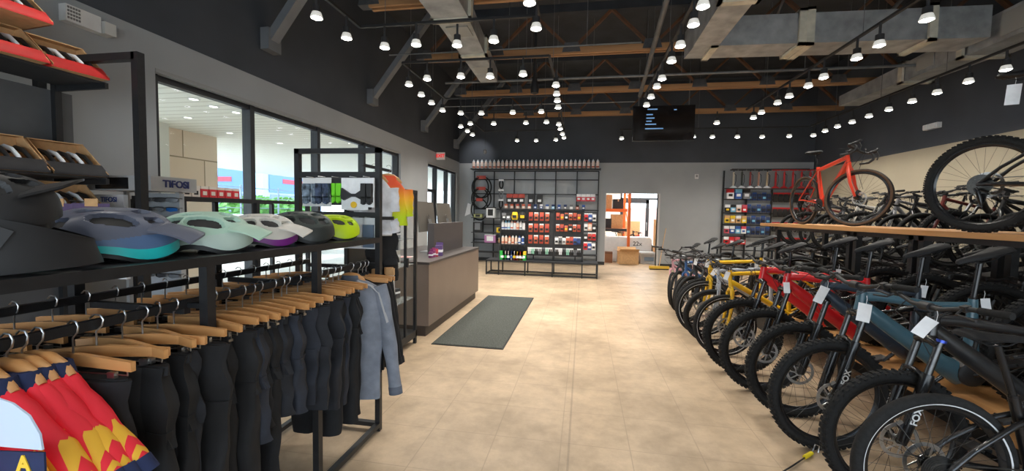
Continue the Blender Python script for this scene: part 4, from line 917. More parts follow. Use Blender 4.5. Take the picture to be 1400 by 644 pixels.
def build_bike(name, lab, cat, kind, frame_rgb, group=None, fork=None, fork_rgb=None, steer=0.0, stripe=False, tan=False, knob=None, rise=.03, ringc=None, decal=None, wide=.38, fender=False, stays_rgb=None, disc_r=.1, post=0.0):
    g = dict(GEO[kind]); g['sd'] = (g['sd'][0]-post*.3, g['sd'][1]+post); R, t = WHL[kind]; root = thing(name, lab, cat, (0, 0, 0), 0, group)
    knob = (kind in 'em') if knob is None else knob
    k = (R, t, knob, stripe, tan, disc_r)
    fm = paint(frame_rgb)
    o = link(cached(('f', kind, frame_rgb), lambda: frame_mesh(kind, fm)), 'frame', root)
    sm = paint(stays_rgb) if stays_rgb else fm
    link(cached(('s', kind, stays_rgb or frame_rgb), lambda: stays_mesh(kind, sm)), 'rear_triangle', root)
    C = Vector((g['crown'][0], 0, g['crown'][1])); ax = (Vector((g['ht'][0], 0, g['ht'][1]))-Vector((g['hb'][0], 0, g['hb'][1]))).normalized()
    S = Matrix.Translation(C) @ Matrix.Rotation(steer, 4, ax) @ Matrix.Translation(-C)
    add_wheel(root, 'rear_wheel', k, (0, 0, R), True)
    add_wheel(root, 'front_wheel', k, (g['wb'], 0, R), False, S)
    frk = fork or ('s' if kind in 'em' else 'r')
    if frk == 's': fork_susp(g, R, GLOSSB, S, root, ringc, decal)
    else: fork_rigid(g, R, paint(fork_rgb or frame_rgb), S, root, .021 if fender else .017)
    cl = handlebar(kind, g, S, root, rise, wide)
    sd = link(cached('saddle', saddle_mesh), 'saddle', root); sd.location = (g['sd'][0], 0, g['sd'][1]); sd.rotation_euler = (0, -.03, 0)
    MB().tube([(g['st'][0]+.004, 0, g['st'][1]-.02), (g['st'][0]-.0, 0, g['st'][1]+.012)], .02 if kind in 'em' else .0175, 12).tube([(g['st'][0], 0, g['st'][1]), (g['sd'][0]+.02, 0, g['sd'][1]-.045)], .0145, 12).obj('seat_post', GLOSSB, root)
    ring, arms, pedal = cached(('crank', kind in 'g'), lambda: crank_meshes(kind in 'g'))
    bbp = Vector((g['bb'][0]+(.03 if kind == 'e' else 0), 0, g['bb'][1]))
    c = link(arms, 'crankset', root); c.location = bbp
    link(ring, 'chainring', c)
    a = -.5
    for s_ in (-1, 1): p = link(pedal, 'pedal', c); p.location = (s_*.17*math.cos(a), s_*-.13, s_*.17*math.sin(a))
    mb = MB(); n = 10; r1, r0 = .072, .045
    pts = [bbp+Vector((r1*math.cos(PI/2-PI*i/n), -.05, r1*math.sin(PI/2-PI*i/n))) for i in range(n+1)]+[Vector((.02, -.05, R-.09)), Vector((-.015, -.05, R-.06))]+[Vector((-r0*math.sin(PI*i/n*.8), -.05, R-r0*math.cos(PI*i/n*.8))) for i in range(2, n+1)]+[Vector((0, -.05, R+r0))]
    mb.tube(pts, .004, 5, closed=True); mb.obj('chain', DSTEEL, root)
    MB().tube([(.0, -.085, R-.03), (.02, -.088, R-.06), (.03, -.06, R-.16)], [.014, .016, .01], 8).box((.03, -.052, R-.12), (.03, .012, .1), (0, .2, 0)).obj('derailleur', GLOSSB, root)
    if kind == 'e':
        MB(Matrix.Translation((.475, 0, .365)) @ Matrix.Rotation(PI/2, 4, 'X')).lathe([(.055, -.066), (.075, -.056), (.08, 0), (.075, .056), (.055, .066)], 20).obj('motor_cover', MATTB, root)
    if kind in 'em':
        MB().tube([(.40, 0, .66), (.50, 0, .665)], .022, 12).tube([(.50, 0, .665), (.62, 0, .68 if kind == 'e' else .66)], .012, 10).obj('rear_shock', GLOSSB, root)
        MB().tube([(.40, -.03, .66), (.37, -.03, .60), (.42, -.03, .50)], .012, 8).tube([(.40, .03, .66), (.37, .03, .60), (.42, .03, .50)], .012, 8).obj('linkage', MATTB, root)
    hb = Vector((g['hb'][0], 0, g['hb'][1]))
    MB().tube([cl+Vector((.0, .14, .0)), cl+Vector((.09, .10, -.03)), hb+Vector((.06, .04, .03)), hb+Vector((-.0, .034, -.03))], .0028, 5).tube([cl+Vector((.0, -.14, .0)), cl+Vector((.10, -.08, -.02)), hb+Vector((.055, .0, .06)), hb+Vector((.0, -.034, .02))], .0028, 5).tube([cl+Vector((.0, .16, 0)), cl+Vector((.12, .07, -.06)), C+Vector((.05, .07, -.08)), Vector((g['wb']-.03, .088, R+.1))], .0026, 5).obj('cable', MATTB, root)
    if frk == 's' or kind == 'g': MB().box((g['wb']-.03, .05, R+.07), (.035, .03, .06), (0, .35, 0)).obj('brake_caliper', MATTB, root).matrix_local = S
    return root
FC = 1.72                         # X of the front wheel contact in the aisle row
PLZ = .37
def place_row(o, kind, y, x=FC, yaw=PI, rear_z=PLZ, sc=1.0, front_z=0.0):
    wb = GEO[kind]['wb']*sc; p = math.asin((rear_z-front_z)/wb) if rear_z != front_z else 0.0
    o.rotation_euler = (0, p, yaw); o.scale = (sc,)*3
    # front contact at (x, y, front_z): local front contact = (wb,0,0)
    R = Euler((0, p, yaw)).to_matrix(); f = R @ Vector((wb, 0, 0))
    # contact point of a tilted wheel sits below its axle: raise by R(1-cos)
    rr = WHL[kind][0]*sc; off = R @ Vector((0, 0, rr)); dz = rr-off.z
    o.location = Vector((x, y, front_z+dz)) - f - Vector((off.x, off.y, 0))*0
    return o
CITY = dict(knob=False)
row = [
 ('mountain_bike', 'black bike with white striped smooth tyre, rear wheel toward the aisle', 'm', 2.27, (20, 20, 22), dict(stripe=True, knob=False, steer=.05), 1.0),
 ('mountain_bike', 'black mountain bike with blue fork caps beside the white striped tyre', 'e', 2.56, (26, 27, 30), dict(ringc=mat('anodised_blue', (.05, .09, .5), .3, .6, noise=.05, scale=9), decal='FOX', steer=.06), 1.0),
 ('mountain_bike', 'teal electric mountain bike in the aisle row', 'e', 3.05, (62, 96, 110), dict(steer=.10, stays_rgb=(24, 26, 28), decal='FOX'), 1.03),
 ('mountain_bike', 'slate blue electric mountain bike behind the teal one', 'e', 3.52, (44, 56, 70), dict(steer=.04), 1.02),
 ('mountain_bike', 'bright red electric mountain bike nearer the teal one', 'e', 3.98, (214, 28, 34), dict(steer=.06, stays_rgb=(24, 24, 26)), 1.02),
 ('mountain_bike', 'bright red electric mountain bike beside the yellow city bikes', 'e', 4.42, (222, 34, 40), dict(steer=.05), 1.02),
 ('city_bike', 'yellow city bike with white banded tyres beside the red ones', 'c', 4.92, (228, 180, 30), dict(stripe=True, steer=.12), 1.0),
 ('city_bike', 'silver city bike between the two yellow bikes', 'c', 5.32, (170, 176, 186), dict(steer=-.1), .98),
 ('city_bike', 'yellow city bike with white banded tyres beyond the silver bike', 'c', 5.72, (230, 184, 36), dict(stripe=True, steer=.08), 1.04),
 ('mountain_bike', 'black hardtail bike just beyond the yellow bikes', 'm', 6.1, (28, 28, 31), dict(steer=.3), .96),
 ('city_bike', 'black bike with narrow tyres, second beyond the yellow bikes', 'c', 6.5, (40, 42, 46), dict(steer=.45), .98),
 ('city_bike', 'small blue bike in the far end of the aisle row', 'c', 6.85, (54, 92, 146), dict(steer=.5), .9),
 ('city_bike', 'dark grey bike near the far end of the aisle row', 'c', 7.2, (50, 52, 56), dict(steer=.5), .96),
 ('city_bike', 'small pink bike with tall bars at the far end of the row', 'c', 7.6, (214, 160, 170), dict(steer=.55, rise=.22), .84)]
BIKES = []
for n_, (nm, lab, kind, y, rgb, kw, sc) in enumerate(row):
    b = build_bike(nm, lab, 'bike', kind, rgb, 'bikes in the aisle row', **kw)
    yaw = PI if n_ < 9 else PI+.12*(n_-8)
    rz = PLZ if n_ < 9 else .30
    if n_ == 0:
        b.rotation_euler = (0, 0, .06); b.location = (1.715, y, 0); BIKES.append((b, kind, y, sc)); continue
    place_row(b, kind, y, FC-(0 if n_ < 9 else .02*(n_-8))+(.15, .12, .05, .08, .02)[n_] if n_ < 5 else FC-(0 if n_ < 9 else .02*(n_-8)), yaw, rz, sc)
    BIKES.append((b, kind, y, sc))
# masses of dark bikes behind: copies of a few kinds
src = {}
def extra(kind, rgb, key):
    kk = (kind, rgb)
    return kk
protos = {}
def more_bike(lab, kind, rgb, group, x, y, yaw, front_z, rear_z, sc, **kw):
    key = (kind, rgb, tuple(sorted(kw.items())))
    nm = {'e': 'mountain_bike', 'm': 'mountain_bike', 'c': 'city_bike', 'g': 'road_bike'}[kind]
    if key not in protos: o = protos[key] = build_bike(nm, lab, 'bike', kind, rgb, group, **kw)
    else: o = dup(protos[key], None, None, lab, group)
    place_row(o, kind, y, x, yaw, rear_z, sc, front_z); return o
DK = [(24, 24, 26), (34, 36, 40), (60, 62, 66), (48, 44, 42), (120, 122, 126), (150, 34, 34), (40, 70, 74), (205, 190, 160)]
for i in range(13):
    y = 2.35+i*.47
    kind = 'memcmemcmemcm'[i]; rgb = DK[(i*3+ (5 if i == 1 else 0)) % 6] if i != 1 else (208, 34, 40)
    more_bike('dark bike in the second row under the wooden shelf, %s from the near end' % ORD[i], kind, rgb, 'second row of bikes', 3.46, y, PI+random.uniform(-.05, .05), 0.0, .30, 1.0, **({'stripe': True} if kind == 'c' else {}))
for i in range(16):
    y = 3.5+i*.42; kind = 'gcmgcgmcgcmgcgmc'[i]; rgb = [(30, 30, 33), (120, 122, 126), (24, 24, 26), (200, 196, 190), (34, 36, 40), (40, 42, 44), (48, 44, 42), (110, 44, 40)][i % 8]
    more_bike('bike on the upper wall tier, %s from the near end of the shop' % ORD[i], kind, rgb, 'bikes on the upper wall tier', 4.55, y, PI+random.uniform(-.08, .08), .98, .98, 1.0)
# bikes standing on the oak shelf
SHZ = 1.487
rb = build_bike('gravel_bike', 'orange red gravel bike with drop bars standing on the oak shelf', 'bike', 'g', (222, 64, 36), None, fork='r', tan=True, steer=.6, disc_r=.075)
rb.rotation_euler = (0, 0, -PI/2+.06); rb.location = (3.10, 6.5, SHZ)
mb_ = build_bike('mountain_bike', 'black full suspension mountain bike on the oak shelf, rear wheel facing out', 'bike', 'm', (24, 24, 26), None, steer=-.1, post=.13)
mb_.rotation_euler = (0, 0, -PI/2+.42); mb_.location = (3.02, 3.74, SHZ)
# ---------------------------------------------------------------- racks that carry the bikes
sh = thing('display_shelf', 'long oak topped black steel shelf above the bike rows', 'shelf', (0, 0, 0))
SX0, SX1, SY0, SY1 = 2.93, 3.9, .9, 7.5
MB().bb(SX0, SX1, SY0, SY1, SHZ-.045, SHZ).obj('oak_board', OAK, sh)
for y in (1.2, 2.58, 4.40, 4.52, 5.34, 5.46, 7.3): 
    for x in (SX0+.2, SX1-.08): MB().bb(x-.03, x+.03, y-.03, y+.03, 0, SHZ-.045).obj('leg', BLACK, sh)
MB().bb(SX0+.17, SX0+.23, SY0+.1, SY1-.1, SHZ-.1, SHZ-.045).obj('support_rail', BLACK, sh)
pl = thing('low_platform', 'low oak platform carrying the rear wheels of the aisle bikes', 'platform', (0, 0, 0))
MB().bb(2.38, 3.08, 2.42, 6.0, PLZ-.04, PLZ).obj('oak_board', OAK, pl); MB().bb(2.84, 3.04, 2.45, 5.95, 0.0, PLZ-.04).obj('support_frame', MATTB, pl)
pl2 = thing('low_platform', 'lower far end platform under the small bikes', 'platform', (0, 0, 0))
MB().bb(2.45, 3.08, 6.02, 8.0, .26, .30).obj('oak_board', OAK, pl2); MB().bb(2.5, 3.04, 6.05, 7.9, 0, .26).obj('support_frame', MATTB, pl2)
pl3 = thing('rear_platform', 'dark stepped platform under the second bike row', 'platform', (0, 0, 0))
MB().bb(4.3, 5.05, 1.5, 8.6, .26, .30).obj('board', MATTB, pl3); MB().bb(4.35, 5.0, 1.6, 8.5, 0, .26).obj('support_frame', MATTB, pl3)
ut = thing('upper_tier', 'dark upper rack deck along the beige wall', 'rack', (0, 0, 0))
MB().bb(4.2, 6.3, 2.6, 10.4, .94, .98).obj('deck', MATTB, ut)
for y in (2.8, 5.2, 7.7, 10.2):
    for x in (5.1, 6.2): MB().bb(x-.03, x+.03, y-.03, y+.03, 0, .94).obj('leg', BLACK, ut)
# ---------------------------------------------------------------- price tags
TAGM = PAPER
def tag_on(lab, pos, rz, w=.06, h=.13, tilt=0.0):
    w *= .85; h *= .85
    t = thing('price_tag', lab, 'tag', pos, rz, 'paper price tags on the bikes')
    mb = MB(Matrix.Rotation(tilt, 4, 'Y')); n = 6
    mb.grid(lambda u, v: Vector(((u-.5)*w, .012*math.sin(2.2*v), -.03-h*v)), 3, n); mb.grid(lambda u, v: Vector(((u-.5)*w, .0125*math.sin(2.2*v)+.0012, -.03-h*v)), 3, n)
    mb.obj('card', TAGM, t); MB().tube([(0, 0, .02), (.004, 0, 0), (0, 0, -.035)], .0012, 4).obj('string', PAPER, t)
    return t
def on_bike(i, local):
    b, kind, y, sc = BIKES[i]
    M_ = Matrix.LocRotScale(b.location, b.rotation_euler, b.scale); return M_ @ Vector(local)
tg = [(1, (.99, .14, 1.04), .2, .075, .14, .5), (2, (1.03, .25, 1.02), -.1, .085, .15, .1), (3, (.99, .2, 1.03), .2, .075, .17, .35), (4, (1.02, .22, 1.0), .1, .06, .12, -.1), (6, (.93, .16, .98), .2, .06, .12, .3), (7, (.93, .18, .98), .1, .06, .12, .5), (8, (.93, .18, .98), .1, .06, .12, .2), (10, (.93, .18, .98), .1, .06, .12, .2), (2, (.29, .03, .83), .2, .055, .12, -.2), (3, (.29, .03, .84), .2, .055, .12, .1), (5, (.29, .03, .84), .2, .05, .12, .0), (7, (.27, .03, .8), .2, .05, .12, .0), (8, (.27, .03, .8), .2, .05, .12, .0), (9, (.27, .03, .8), .2, .05, .12, .0)]
WHO = {1: 'the black bike with blue fork caps', 2: 'the teal bike', 3: 'the slate blue bike', 4: 'the nearer red bike', 5: 'the farther red bike', 6: 'the yellow bike beside the red ones', 7: 'the silver bike', 8: 'the yellow bike beyond the silver one', 9: 'the black hardtail bike', 10: 'the narrow tyred black bike'}
for k, (i, loc, rz, w, h, tl) in enumerate(tg):
    tag_on('white paper tag on the %s of %s' % ('handlebar' if loc[0] > .6 else 'seat post', WHO[i]), on_bike(i, loc), rz-.6, w*.9, h*.9, tl)
M_ = Matrix.LocRotScale(mb_.location, mb_.rotation_euler, mb_.scale)
tag_on('white paper tag under the saddle of the bike on the oak shelf', M_ @ Vector((.13, .0, 1.12)), -.69, .085, .17, .05)
# cable lock on the floor
lk = thing('lock_cable', 'thin dark cable with yellow sleeve on the floor by the front wheels', 'cable', (at(1106, 622, Z=.01).x, at(1106, 622, Z=.01).y, 0))
o = Vector(lk.location); q = [at(x, y, Z=.012)-o for x, y in ((1062, 650), (1085, 636), (1100, 626), (1108, 621))]
MB().tube(q, .005, 6).obj('cable', MATTB, lk); MB().tube([q[2]+Vector((0, 0, .004)), q[3]+Vector((.01, .006, .006))], .013, 10).obj('yellow_sleeve', cm(236, 214, 40), lk)
MB().tube([q[3], q[3]+Vector((.02, .01, .03)), q[3]+Vector((.035, .02, .06)), q[3]+Vector((.06, .02, .05)), q[3]+Vector((.05, .01, .01))], .004, 6).obj('steel_loop', STEEL, lk)
# ================================================================ back wall: racks and goods
gi = {}
def item(kind, lab, cat, pos, group, mats, sz=1.0, rz=0.0, name=None):
    """small goods, one prototype per kind and colour, then copies"""
    key = (kind, tuple(m.name for m in mats), sz)
    nm = name or kind
    if key in gi:
        return dup(gi[key], pos, rz, lab, group)
    t = thing(nm, lab, cat, pos, rz, group); gi[key] = t
    if kind == 'water_bottle':
        MB().lathe([(.034*sz, 0), (.037*sz, .01), (.037*sz, .07*sz), (.032*sz, .085*sz), (.037*sz, .10*sz), (.036*sz, .16*sz), (.03*sz, .175*sz)], 14).obj('bottle_body', mats[0], t)
        MB().lathe([(.031*sz, .172*sz), (.031*sz, .195*sz), (.014*sz, .2*sz), (.012*sz, .225*sz), (.005, .227*sz)], 12).obj('cap', mats[1], t)
        MB().lathe([(.0378*sz, .03*sz), (.0378*sz, .062*sz)], 14, cap=False).obj('printed_band', mats[2], t)
    elif kind == 'hanging_pouch':
        MB().loft([[Vector((x*.042*sz, -y, z)) for x, y in ((-1, .002), (-.9, d), (.9, d), (1, .002), (.9, 0), (-.9, 0))] for d, z in ((.004, -.02*sz), (.02, -.06*sz), (.026, -.12*sz), (.004, -.17*sz))]).obj('bag', mats[0], t)
        MB().bb(-.044*sz, .044*sz, -.004, .0, -.055*sz, .01*sz).obj('header_card', mats[1], t)
        MB().bb(-.03*sz, .03*sz, -.029, -.022, -.13*sz, -.085*sz).obj('printed_label', mats[2], t)
        MB().tube([(0, -.02, 0), (0, .10, .004)], .003, 5).obj('peg', DSTEEL, t)
    elif kind == 'boxed_part':
        MB().bb(-.04*sz, .04*sz, -.05*sz, 0, 0, .13*sz).obj('carton_body', mats[0], t); MB().bb(-.0405*sz, .0405*sz, -.0505*sz, .0005, .08*sz, .1305*sz).obj('carton_top', mats[1], t)
        MB().bb(-.025*sz, .025*sz, -.052*sz, -.05*sz, .03*sz, .065*sz).obj('printed_label', mats[2], t)
    elif kind == 'handlebar_grip':
        for s_ in (-1, 1): MB().tube([(s_*.02, -.015, -.02), (s_*.02, -.015, -.15)], .0155, 10).obj('grip_tube', mats[0], t)
        MB().bb(-.045, .045, -.003, 0, -.08, .015).obj('header_card', mats[1], t); MB().tube([(0, -.02, 0), (0, .1, .004)], .003, 5).obj('peg', DSTEEL, t)
    elif kind == 'hanging_box':
        MB().bb(-.06*sz, .06*sz, -.05, 0, -.2*sz, -.01).obj('carton_body', mats[0], t); MB().bb(-.0605*sz, .0605*sz, -.0505, .0005, -.08*sz, -.005).obj('carton_top', mats[1], t)
        MB().bb(-.035*sz, .035*sz, -.052, -.05, -.16*sz, -.11*sz).obj('printed_label', mats[2], t); MB().tube([(0, -.03, -.005), (0, .08, 0)], .003, 5).obj('peg', DSTEEL, t)
    return t
OR = cm(200, 100, 70); ORR = cm(186, 72, 58); PE = cm(246, 206, 184); BK = MATTB; WT = PAPER; BL = cm(52, 88, 160); LB = cm(120, 186, 220); YE = cm(232, 196, 40); GN = cm(40, 170, 70); RD = cm(206, 40, 44); PK = cm(206, 84, 100); MI = cm(150, 210, 186); GY = cm(120, 122, 126); DB = cm(38, 58, 104)
# wall rack
WY = BY-.05
wr = thing('grid_rack', 'tall black grid rack fixed along the back wall', 'wall rack', (0, 0, 0))
wx = [-3.56+i*(4.0/6) for i in range(7)]
for x in wx: MB().bb(x-.018, x+.018, WY-.03, WY+.01, 0, 2.93).obj('upright', BLACK, wr)
for z in (2.93, 2.66, 2.2, 1.7, 1.2, .7): MB().bb(wx[0], wx[-1], WY-.03, WY-.005, z-.016, z+.016).obj('cross_rail', BLACK, wr)
MB().bb(wx[0]-.05, wx[-1]+.05, WY-.36, WY-.03, 2.96, 2.985).obj('top_shelf', CHAR, wr)
for k, z in enumerate((1.42, .95, .62)): MB().bb(wx[0], wx[0]+1.2, WY-.36, WY-.03, z-.02, z).obj('shelf', CHAR, wr)
MB().bb(wx[0], wx[-1], WY-.40, WY-.03, .30, .33).obj('bottom_shelf', CHAR, wr)
for i in range(30):
    item('water_bottle', 'peach and white bottle on the top shelf of the back wall rack, %s along' % ORD[i], 'bottle', (wx[0]+.02+i*.1355, WY-.2, 2.985), 'peach bottles on the top shelf of the back wall rack', (cm(255, 234, 222), WT, OR), 1.3)
# tyres hung with red cards
for i, (z, r) in enumerate(((2.5, .34), (2.14, .34), (1.78, .34))):
    for s_ in (-1, 1):
        if i == 2 and s_ == 1: continue
        t = thing('tyre_pack', 'black bike tyre hanging on the back wall, %s from the top%s' % (ORD[i], ' in front' if s_ > 0 else ' behind'), 'tyre', (wx[0]+.26+.05*s_, WY-.13-.05*s_-.02*i, z), .14*s_, 'tyres hanging on the back wall')
        MB().tube([(r*math.cos(2*PI*k/36)*.85, 0, r*math.sin(2*PI*k/36)-.1) for k in range(36)], .02, 8, closed=True).obj('tyre_loop', RUB, t)
        MB().bb(-.11, .11, -.035, .03, .17, .27).obj('red_card', ORR, t)
t = thing('tyre_pack', 'folded grey tyre bundle hanging beside the big tyres on the back wall', 'tyre', (wx[1]+.25, WY-.1, 2.62), 0)
for k in range(3):
    z = -.12-.32*k; MB().tube([(.055*math.cos(a), .0, z+.13*math.sin(a)) for a in [2*PI*q/16 for q in range(16)]], .022, 8, closed=True).obj('folded_loop', [RUB, GY, RUB][k], t); MB().bb(-.08, .08, -.03, .03, z+.11, z+.16).obj('card_band', WT, t)
for i, (x, m) in enumerate(((.86, 0), (1.06, 0), (1.26, 0), (1.56, 1), (1.84, 1))):
    item('hanging_box', 'black boxed tube on the back wall, %s along the upper peg row' % ORD[i], 'box', (wx[1]+.02+x-.36, WY-.03, 2.2), 'black boxed tubes on the upper peg row', (BK, ORR if m == 0 else BK, WT), 1.55)
for i in range(4):
    item('hanging_box', 'pink and red box on the back wall by the doorway, %s along' % ORD[i], 'box', (wx[5]+.07+i*.145, WY-.03, 2.22), 'pink and red boxes by the doorway', (PK if i % 2 else RD, WT, WT), 1.15)
for i in range(14):
    m = [(PE, OR, WT), (PE, OR, WT), (PE, ORR, WT), (PE, OR, WT), (PE, ORR, WT), (BL, DB, WT), (BL, WT, WT), (WT, BL, WT), (LB, DB, WT), (BL, BL, WT), (GY, DB, WT), (WT, GY, WT), (OR, BK, WT), (DB, BL, WT)][i]
    item('boxed_part', 'small box on the back wall rack ledge, %s from the hanging tyres' % ORD[i], 'box', (wx[1]+.42+i*.19, WY-.05, 1.72), 'small boxes on the back wall rack ledge', m, 1.2)
# goods low on the window end of the wall rack
low = [('helmet_box', 'white box with dark picture', (wx[0]+.62, 1.42), (.28, .22, .34), WT, BK), ('helmet_box', 'black boxed helmet', (wx[0]+.2, .95), (.3, .24, .36), BK, GY), ('helmet_box', 'purple and white box', (wx[0]+.62, .62), (.36, .24, .26), cm(180, 120, 170), WT), ('helmet_box', 'yellow and black box', (wx[0]+.98, .95), (.3, .24, .18), YE, BK), ('helmet_box', 'small olive box', (wx[0]+.2, 1.42), (.26, .22, .12), cm(180, 180, 120), BK), ('helmet_box', 'tan lunch box sized carton', (wx[0]+1.0, .62), (.2, .22, .16), CARD, WT)]
for i, (n, lab, (x, z), (w, d, h), m1, m2) in enumerate(low):
    t = thing('product_box', lab+' on the low shelves behind the counter', 'box', (x, WY-.2, z)); MB().bb(-w/2, w/2, -d/2, d/2, 0, h).obj('carton_body', m1, t); MB().bb(-w*.3, w*.3, -d/2-.003, -d/2, h*.2, h*.8).obj('printed_label', m2, t); MB().bb(-w/2-.001, w/2+.001, -d/2-.001, d/2+.001, h*.9, h+.002).obj('lid', m2, t)
for i in range(16):
    m = [(BK, GY, WT), (RD, WT, BK), (GY, BK, WT), (BL, WT, WT)][i % 4]
    item('hanging_pouch', 'mixed packet on the back wall behind the front shelf rack, %s along' % ORD[i], 'packet', (wx[1]+.3+i*.19, WY-.04, 1.22 if i % 2 else .9), 'mixed packets behind the front shelf rack', m, 1.3)
# white card / cloth hanging at the left
t = thing('paper_sign', 'small white paper hanging on the wall beside the tyres', 'paper', (wx[0]-.25, BY-.02, 1.75), .1); MB().prism([(-.08, -.3), (.1, -.22), (.12, .1), (.02, .14)], .004, Matrix.Rotation(PI/2, 4, 'X')).obj('sheet', WT, t)
# front shelf rack
fr = thing('shelf_rack', 'black steel shelf rack on a low bench frame in front of the back wall', 'shelf rack', (0, 0, 0))
FYr = 10.42; fx = [-2.10, -1.42, -.73, .0]
for x in fx:
    MB().bb(x-.022, x+.022, FYr-.02, FYr+.02, .38, 1.68).obj('upright', BLACK, fr)
for z in (1.68, .40): MB().bb(fx[0], fx[-1], FYr-.02, FYr+.02, z-.02, z+.02).obj('cross_rail', BLACK, fr)
MB().bb(fx[0], fx[-1], FYr+.02, FYr+.03, .5, 1.66).obj('back_panel', mat('perforated_panel', (.035, .036, .04), .6, noise=.2, scale=12), fr)
BX0, BX1, BYa, BYb = -2.42, .37, 10.2, 10.75
for y in (BYa, BYb):
    for z in (.36, .03): MB().bb(BX0, BX1, y-.016, y+.016, z-.016, z+.016).obj('bench_rail', BLACK, fr)
    for x in (BX0, fx[0], fx[1], fx[2], fx[3], BX1): MB().bb(x-.016, x+.016, y-.016, y+.016, 0, .36).obj('bench_leg', BLACK, fr)
for x in (BX0, BX1):
    for z in (.36, .03): MB().bb(x-.016, x+.016, BYa, BYb, z-.016, z+.016).obj('bench_rail', BLACK, fr)
MB().bb(BX0, BX1, BYa, BYb, .362, .38).obj('bench_top', CHAR, fr)
for z in (1.16, .79): MB().bb(fx[0]+.02, fx[1]-.02, FYr-.2, FYr-.02, z-.015, z).obj('shelf', CHAR, fr)
for z in (1.35,): MB().bb(fx[0]+.02, fx[1]-.02, FYr-.2, FYr-.02, z-.015+.06, z+.06).obj('shelf', CHAR, fr)
G = 'bottles on the front shelf rack'
cA = [(WT, WT, BL), (WT, LB, BL), (WT, LB, LB), (WT, PE, OR), (WT, OR, WT), (PE, WT, OR), (WT, WT, GY), (WT, GY, WT)]
for i, m in enumerate(cA): item('water_bottle', 'pale water bottle on the upper bottle shelf of the front rack, %s along' % ORD[i], 'bottle', (fx[0]+.075+i*.077, FYr-.11, 1.16), G, m, 1.0)
for i, m in enumerate([(PE, WT, OR), (PE, WT, OR), (PE, OR, WT), (PE, WT, OR), (PE, WT, WT), (WT, BL, BL), (BL, WT, WT)]): item('water_bottle', 'peach or blue bottle on the lower bottle shelf of the front rack, %s along' % ORD[i], 'bottle', (fx[0]+.08+i*.086, FYr-.11, .79), G, m, .96)
for i, m in enumerate([(GN, GN, WT), (GN, WT, GN), (BL, WT, WT), (WT, BL, BL), (RD, WT, YE), (RD, YE, WT), (YE, RD, WT), (GN, YE, WT)]): item('boxed_part', 'bright carton on the bench of the front rack, %s from the counter side' % ORD[i], 'box', (fx[0]+.08+i*.077, FYr-.06, .38), 'bright cartons on the bench of the front rack', m, 1.75)
for s_, c1, c2, l in ((-1, YE, BK, 'yellow'), (1, BK, YE, 'black and yellow')):
    t = thing('knee_pad', l+' knee pad standing on the top tray of the front rack', 'knee pad', (fx[0]+.48+s_*.1, FYr-.11, 1.41))
    MB().loft([ringxz(0, 0, z, w_, d_, 14) for z, w_, d_ in ((0, .07, .05), (.06, .085, .07), (.13, .08, .06), (.2, .06, .045))]).obj('pad_shell', c1, t); MB().bb(-.05, .05, -.075, -.06, .05, .12).obj('pad_plate', c2, t)
for i, m in enumerate([(BK, GY, WT), (GY, BK, WT)]): item('boxed_part', 'dark carton on the top tray of the front rack, %s from the counter side' % ORD[i], 'box', (fx[0]+.1+i*.11, FYr-.06, 1.41), 'dark cartons on the top tray', m, 1.3)
k = 0
for bay in (1, 2):
    for r, z in enumerate((1.60, 1.31, 1.02) if bay == 1 else (1.60, 1.31)):
        for c in range(4 if bay == 1 else 6):
            w = fx[bay+1]-fx[bay]; x = fx[bay]+.10+c*(.14 if bay == 1 else .105)
            m = [(ORR, OR, BK), (OR, WT, BK)][(c+r) % 2] if bay == 1 else [(ORR, OR, BK), (OR, BK, YE), (BK, OR, WT), (OR, WT, BK)][(c+r*3) % 4]
            item('hanging_pouch', 'orange carded pouch, %s bay of the front rack, row %s, %s along' % (('middle', 'aisle end')[bay-1], ORD[r], ORD[c]), 'pouch', (x, FYr-.03, z), 'orange carded pouches on the front rack', m, 1.2 if bay == 1 else 1.0)
for i in range(7):
    m = [(WT, WT), (MI, WT), (BK, WT), (GY, WT), (BK, GY), (MI, WT), (BK, WT)][i]
    item('handlebar_grip', 'pair of handlebar grips low in the middle bay, %s along' % ORD[i], 'grips', (fx[1]+.08+i*.09, FYr-.03, .70), 'handlebar grips on the front rack', m)
    item('handlebar_grip', 'pair of handlebar grips low in the aisle end bay, %s along' % ORD[i], 'grips', (fx[2]+.09+i*.092, FYr-.03, .70), 'handlebar grips on the front rack', [(BK, WT), (WT, WT), (BK, GY), (MI, WT), (BK, WT), (GY, BK), (BK, WT)][i])
    m = [(WT, GY, BK), (GY, WT, BK), (WT, BK, GY), (OR, WT, BK), (ORR, OR, BK), (BL, WT, BK), (DB, WT, BL)][i]
    item('hanging_pouch', 'white orange or blue pouch under the orange rows, %s along' % ORD[i], 'pouch', (fx[2]+.08+i*.092, FYr-.03, 1.0), 'mixed pouches under the orange rows', m, 1.1)
for r, z in enumerate((1.6, 1.36, 1.12, .88)):
    for c in range(3):
        m = [(RD, WT, BK), (BL, WT, WT), (WT, GY, BK), (PE, OR, WT), (BK, GY, WT), (ORR, WT, BK)][(r*2+c) % 6]
        item('hanging_pouch', 'small packet hung past the aisle end upright, row %s, %s along' % (ORD[r], ORD[c]), 'packet', (fx[3]+.07+c*.1, FYr-.02, z), 'small packets past the aisle end upright', m, 1.1)
MB().bb(fx[3], BX1, FYr-.02, FYr+.02, 1.66, 1.70).bb(fx[3], BX1-.04, FYr-.005, FYr+.005, .75, 1.64).obj('side_grid', BLACK, fr)
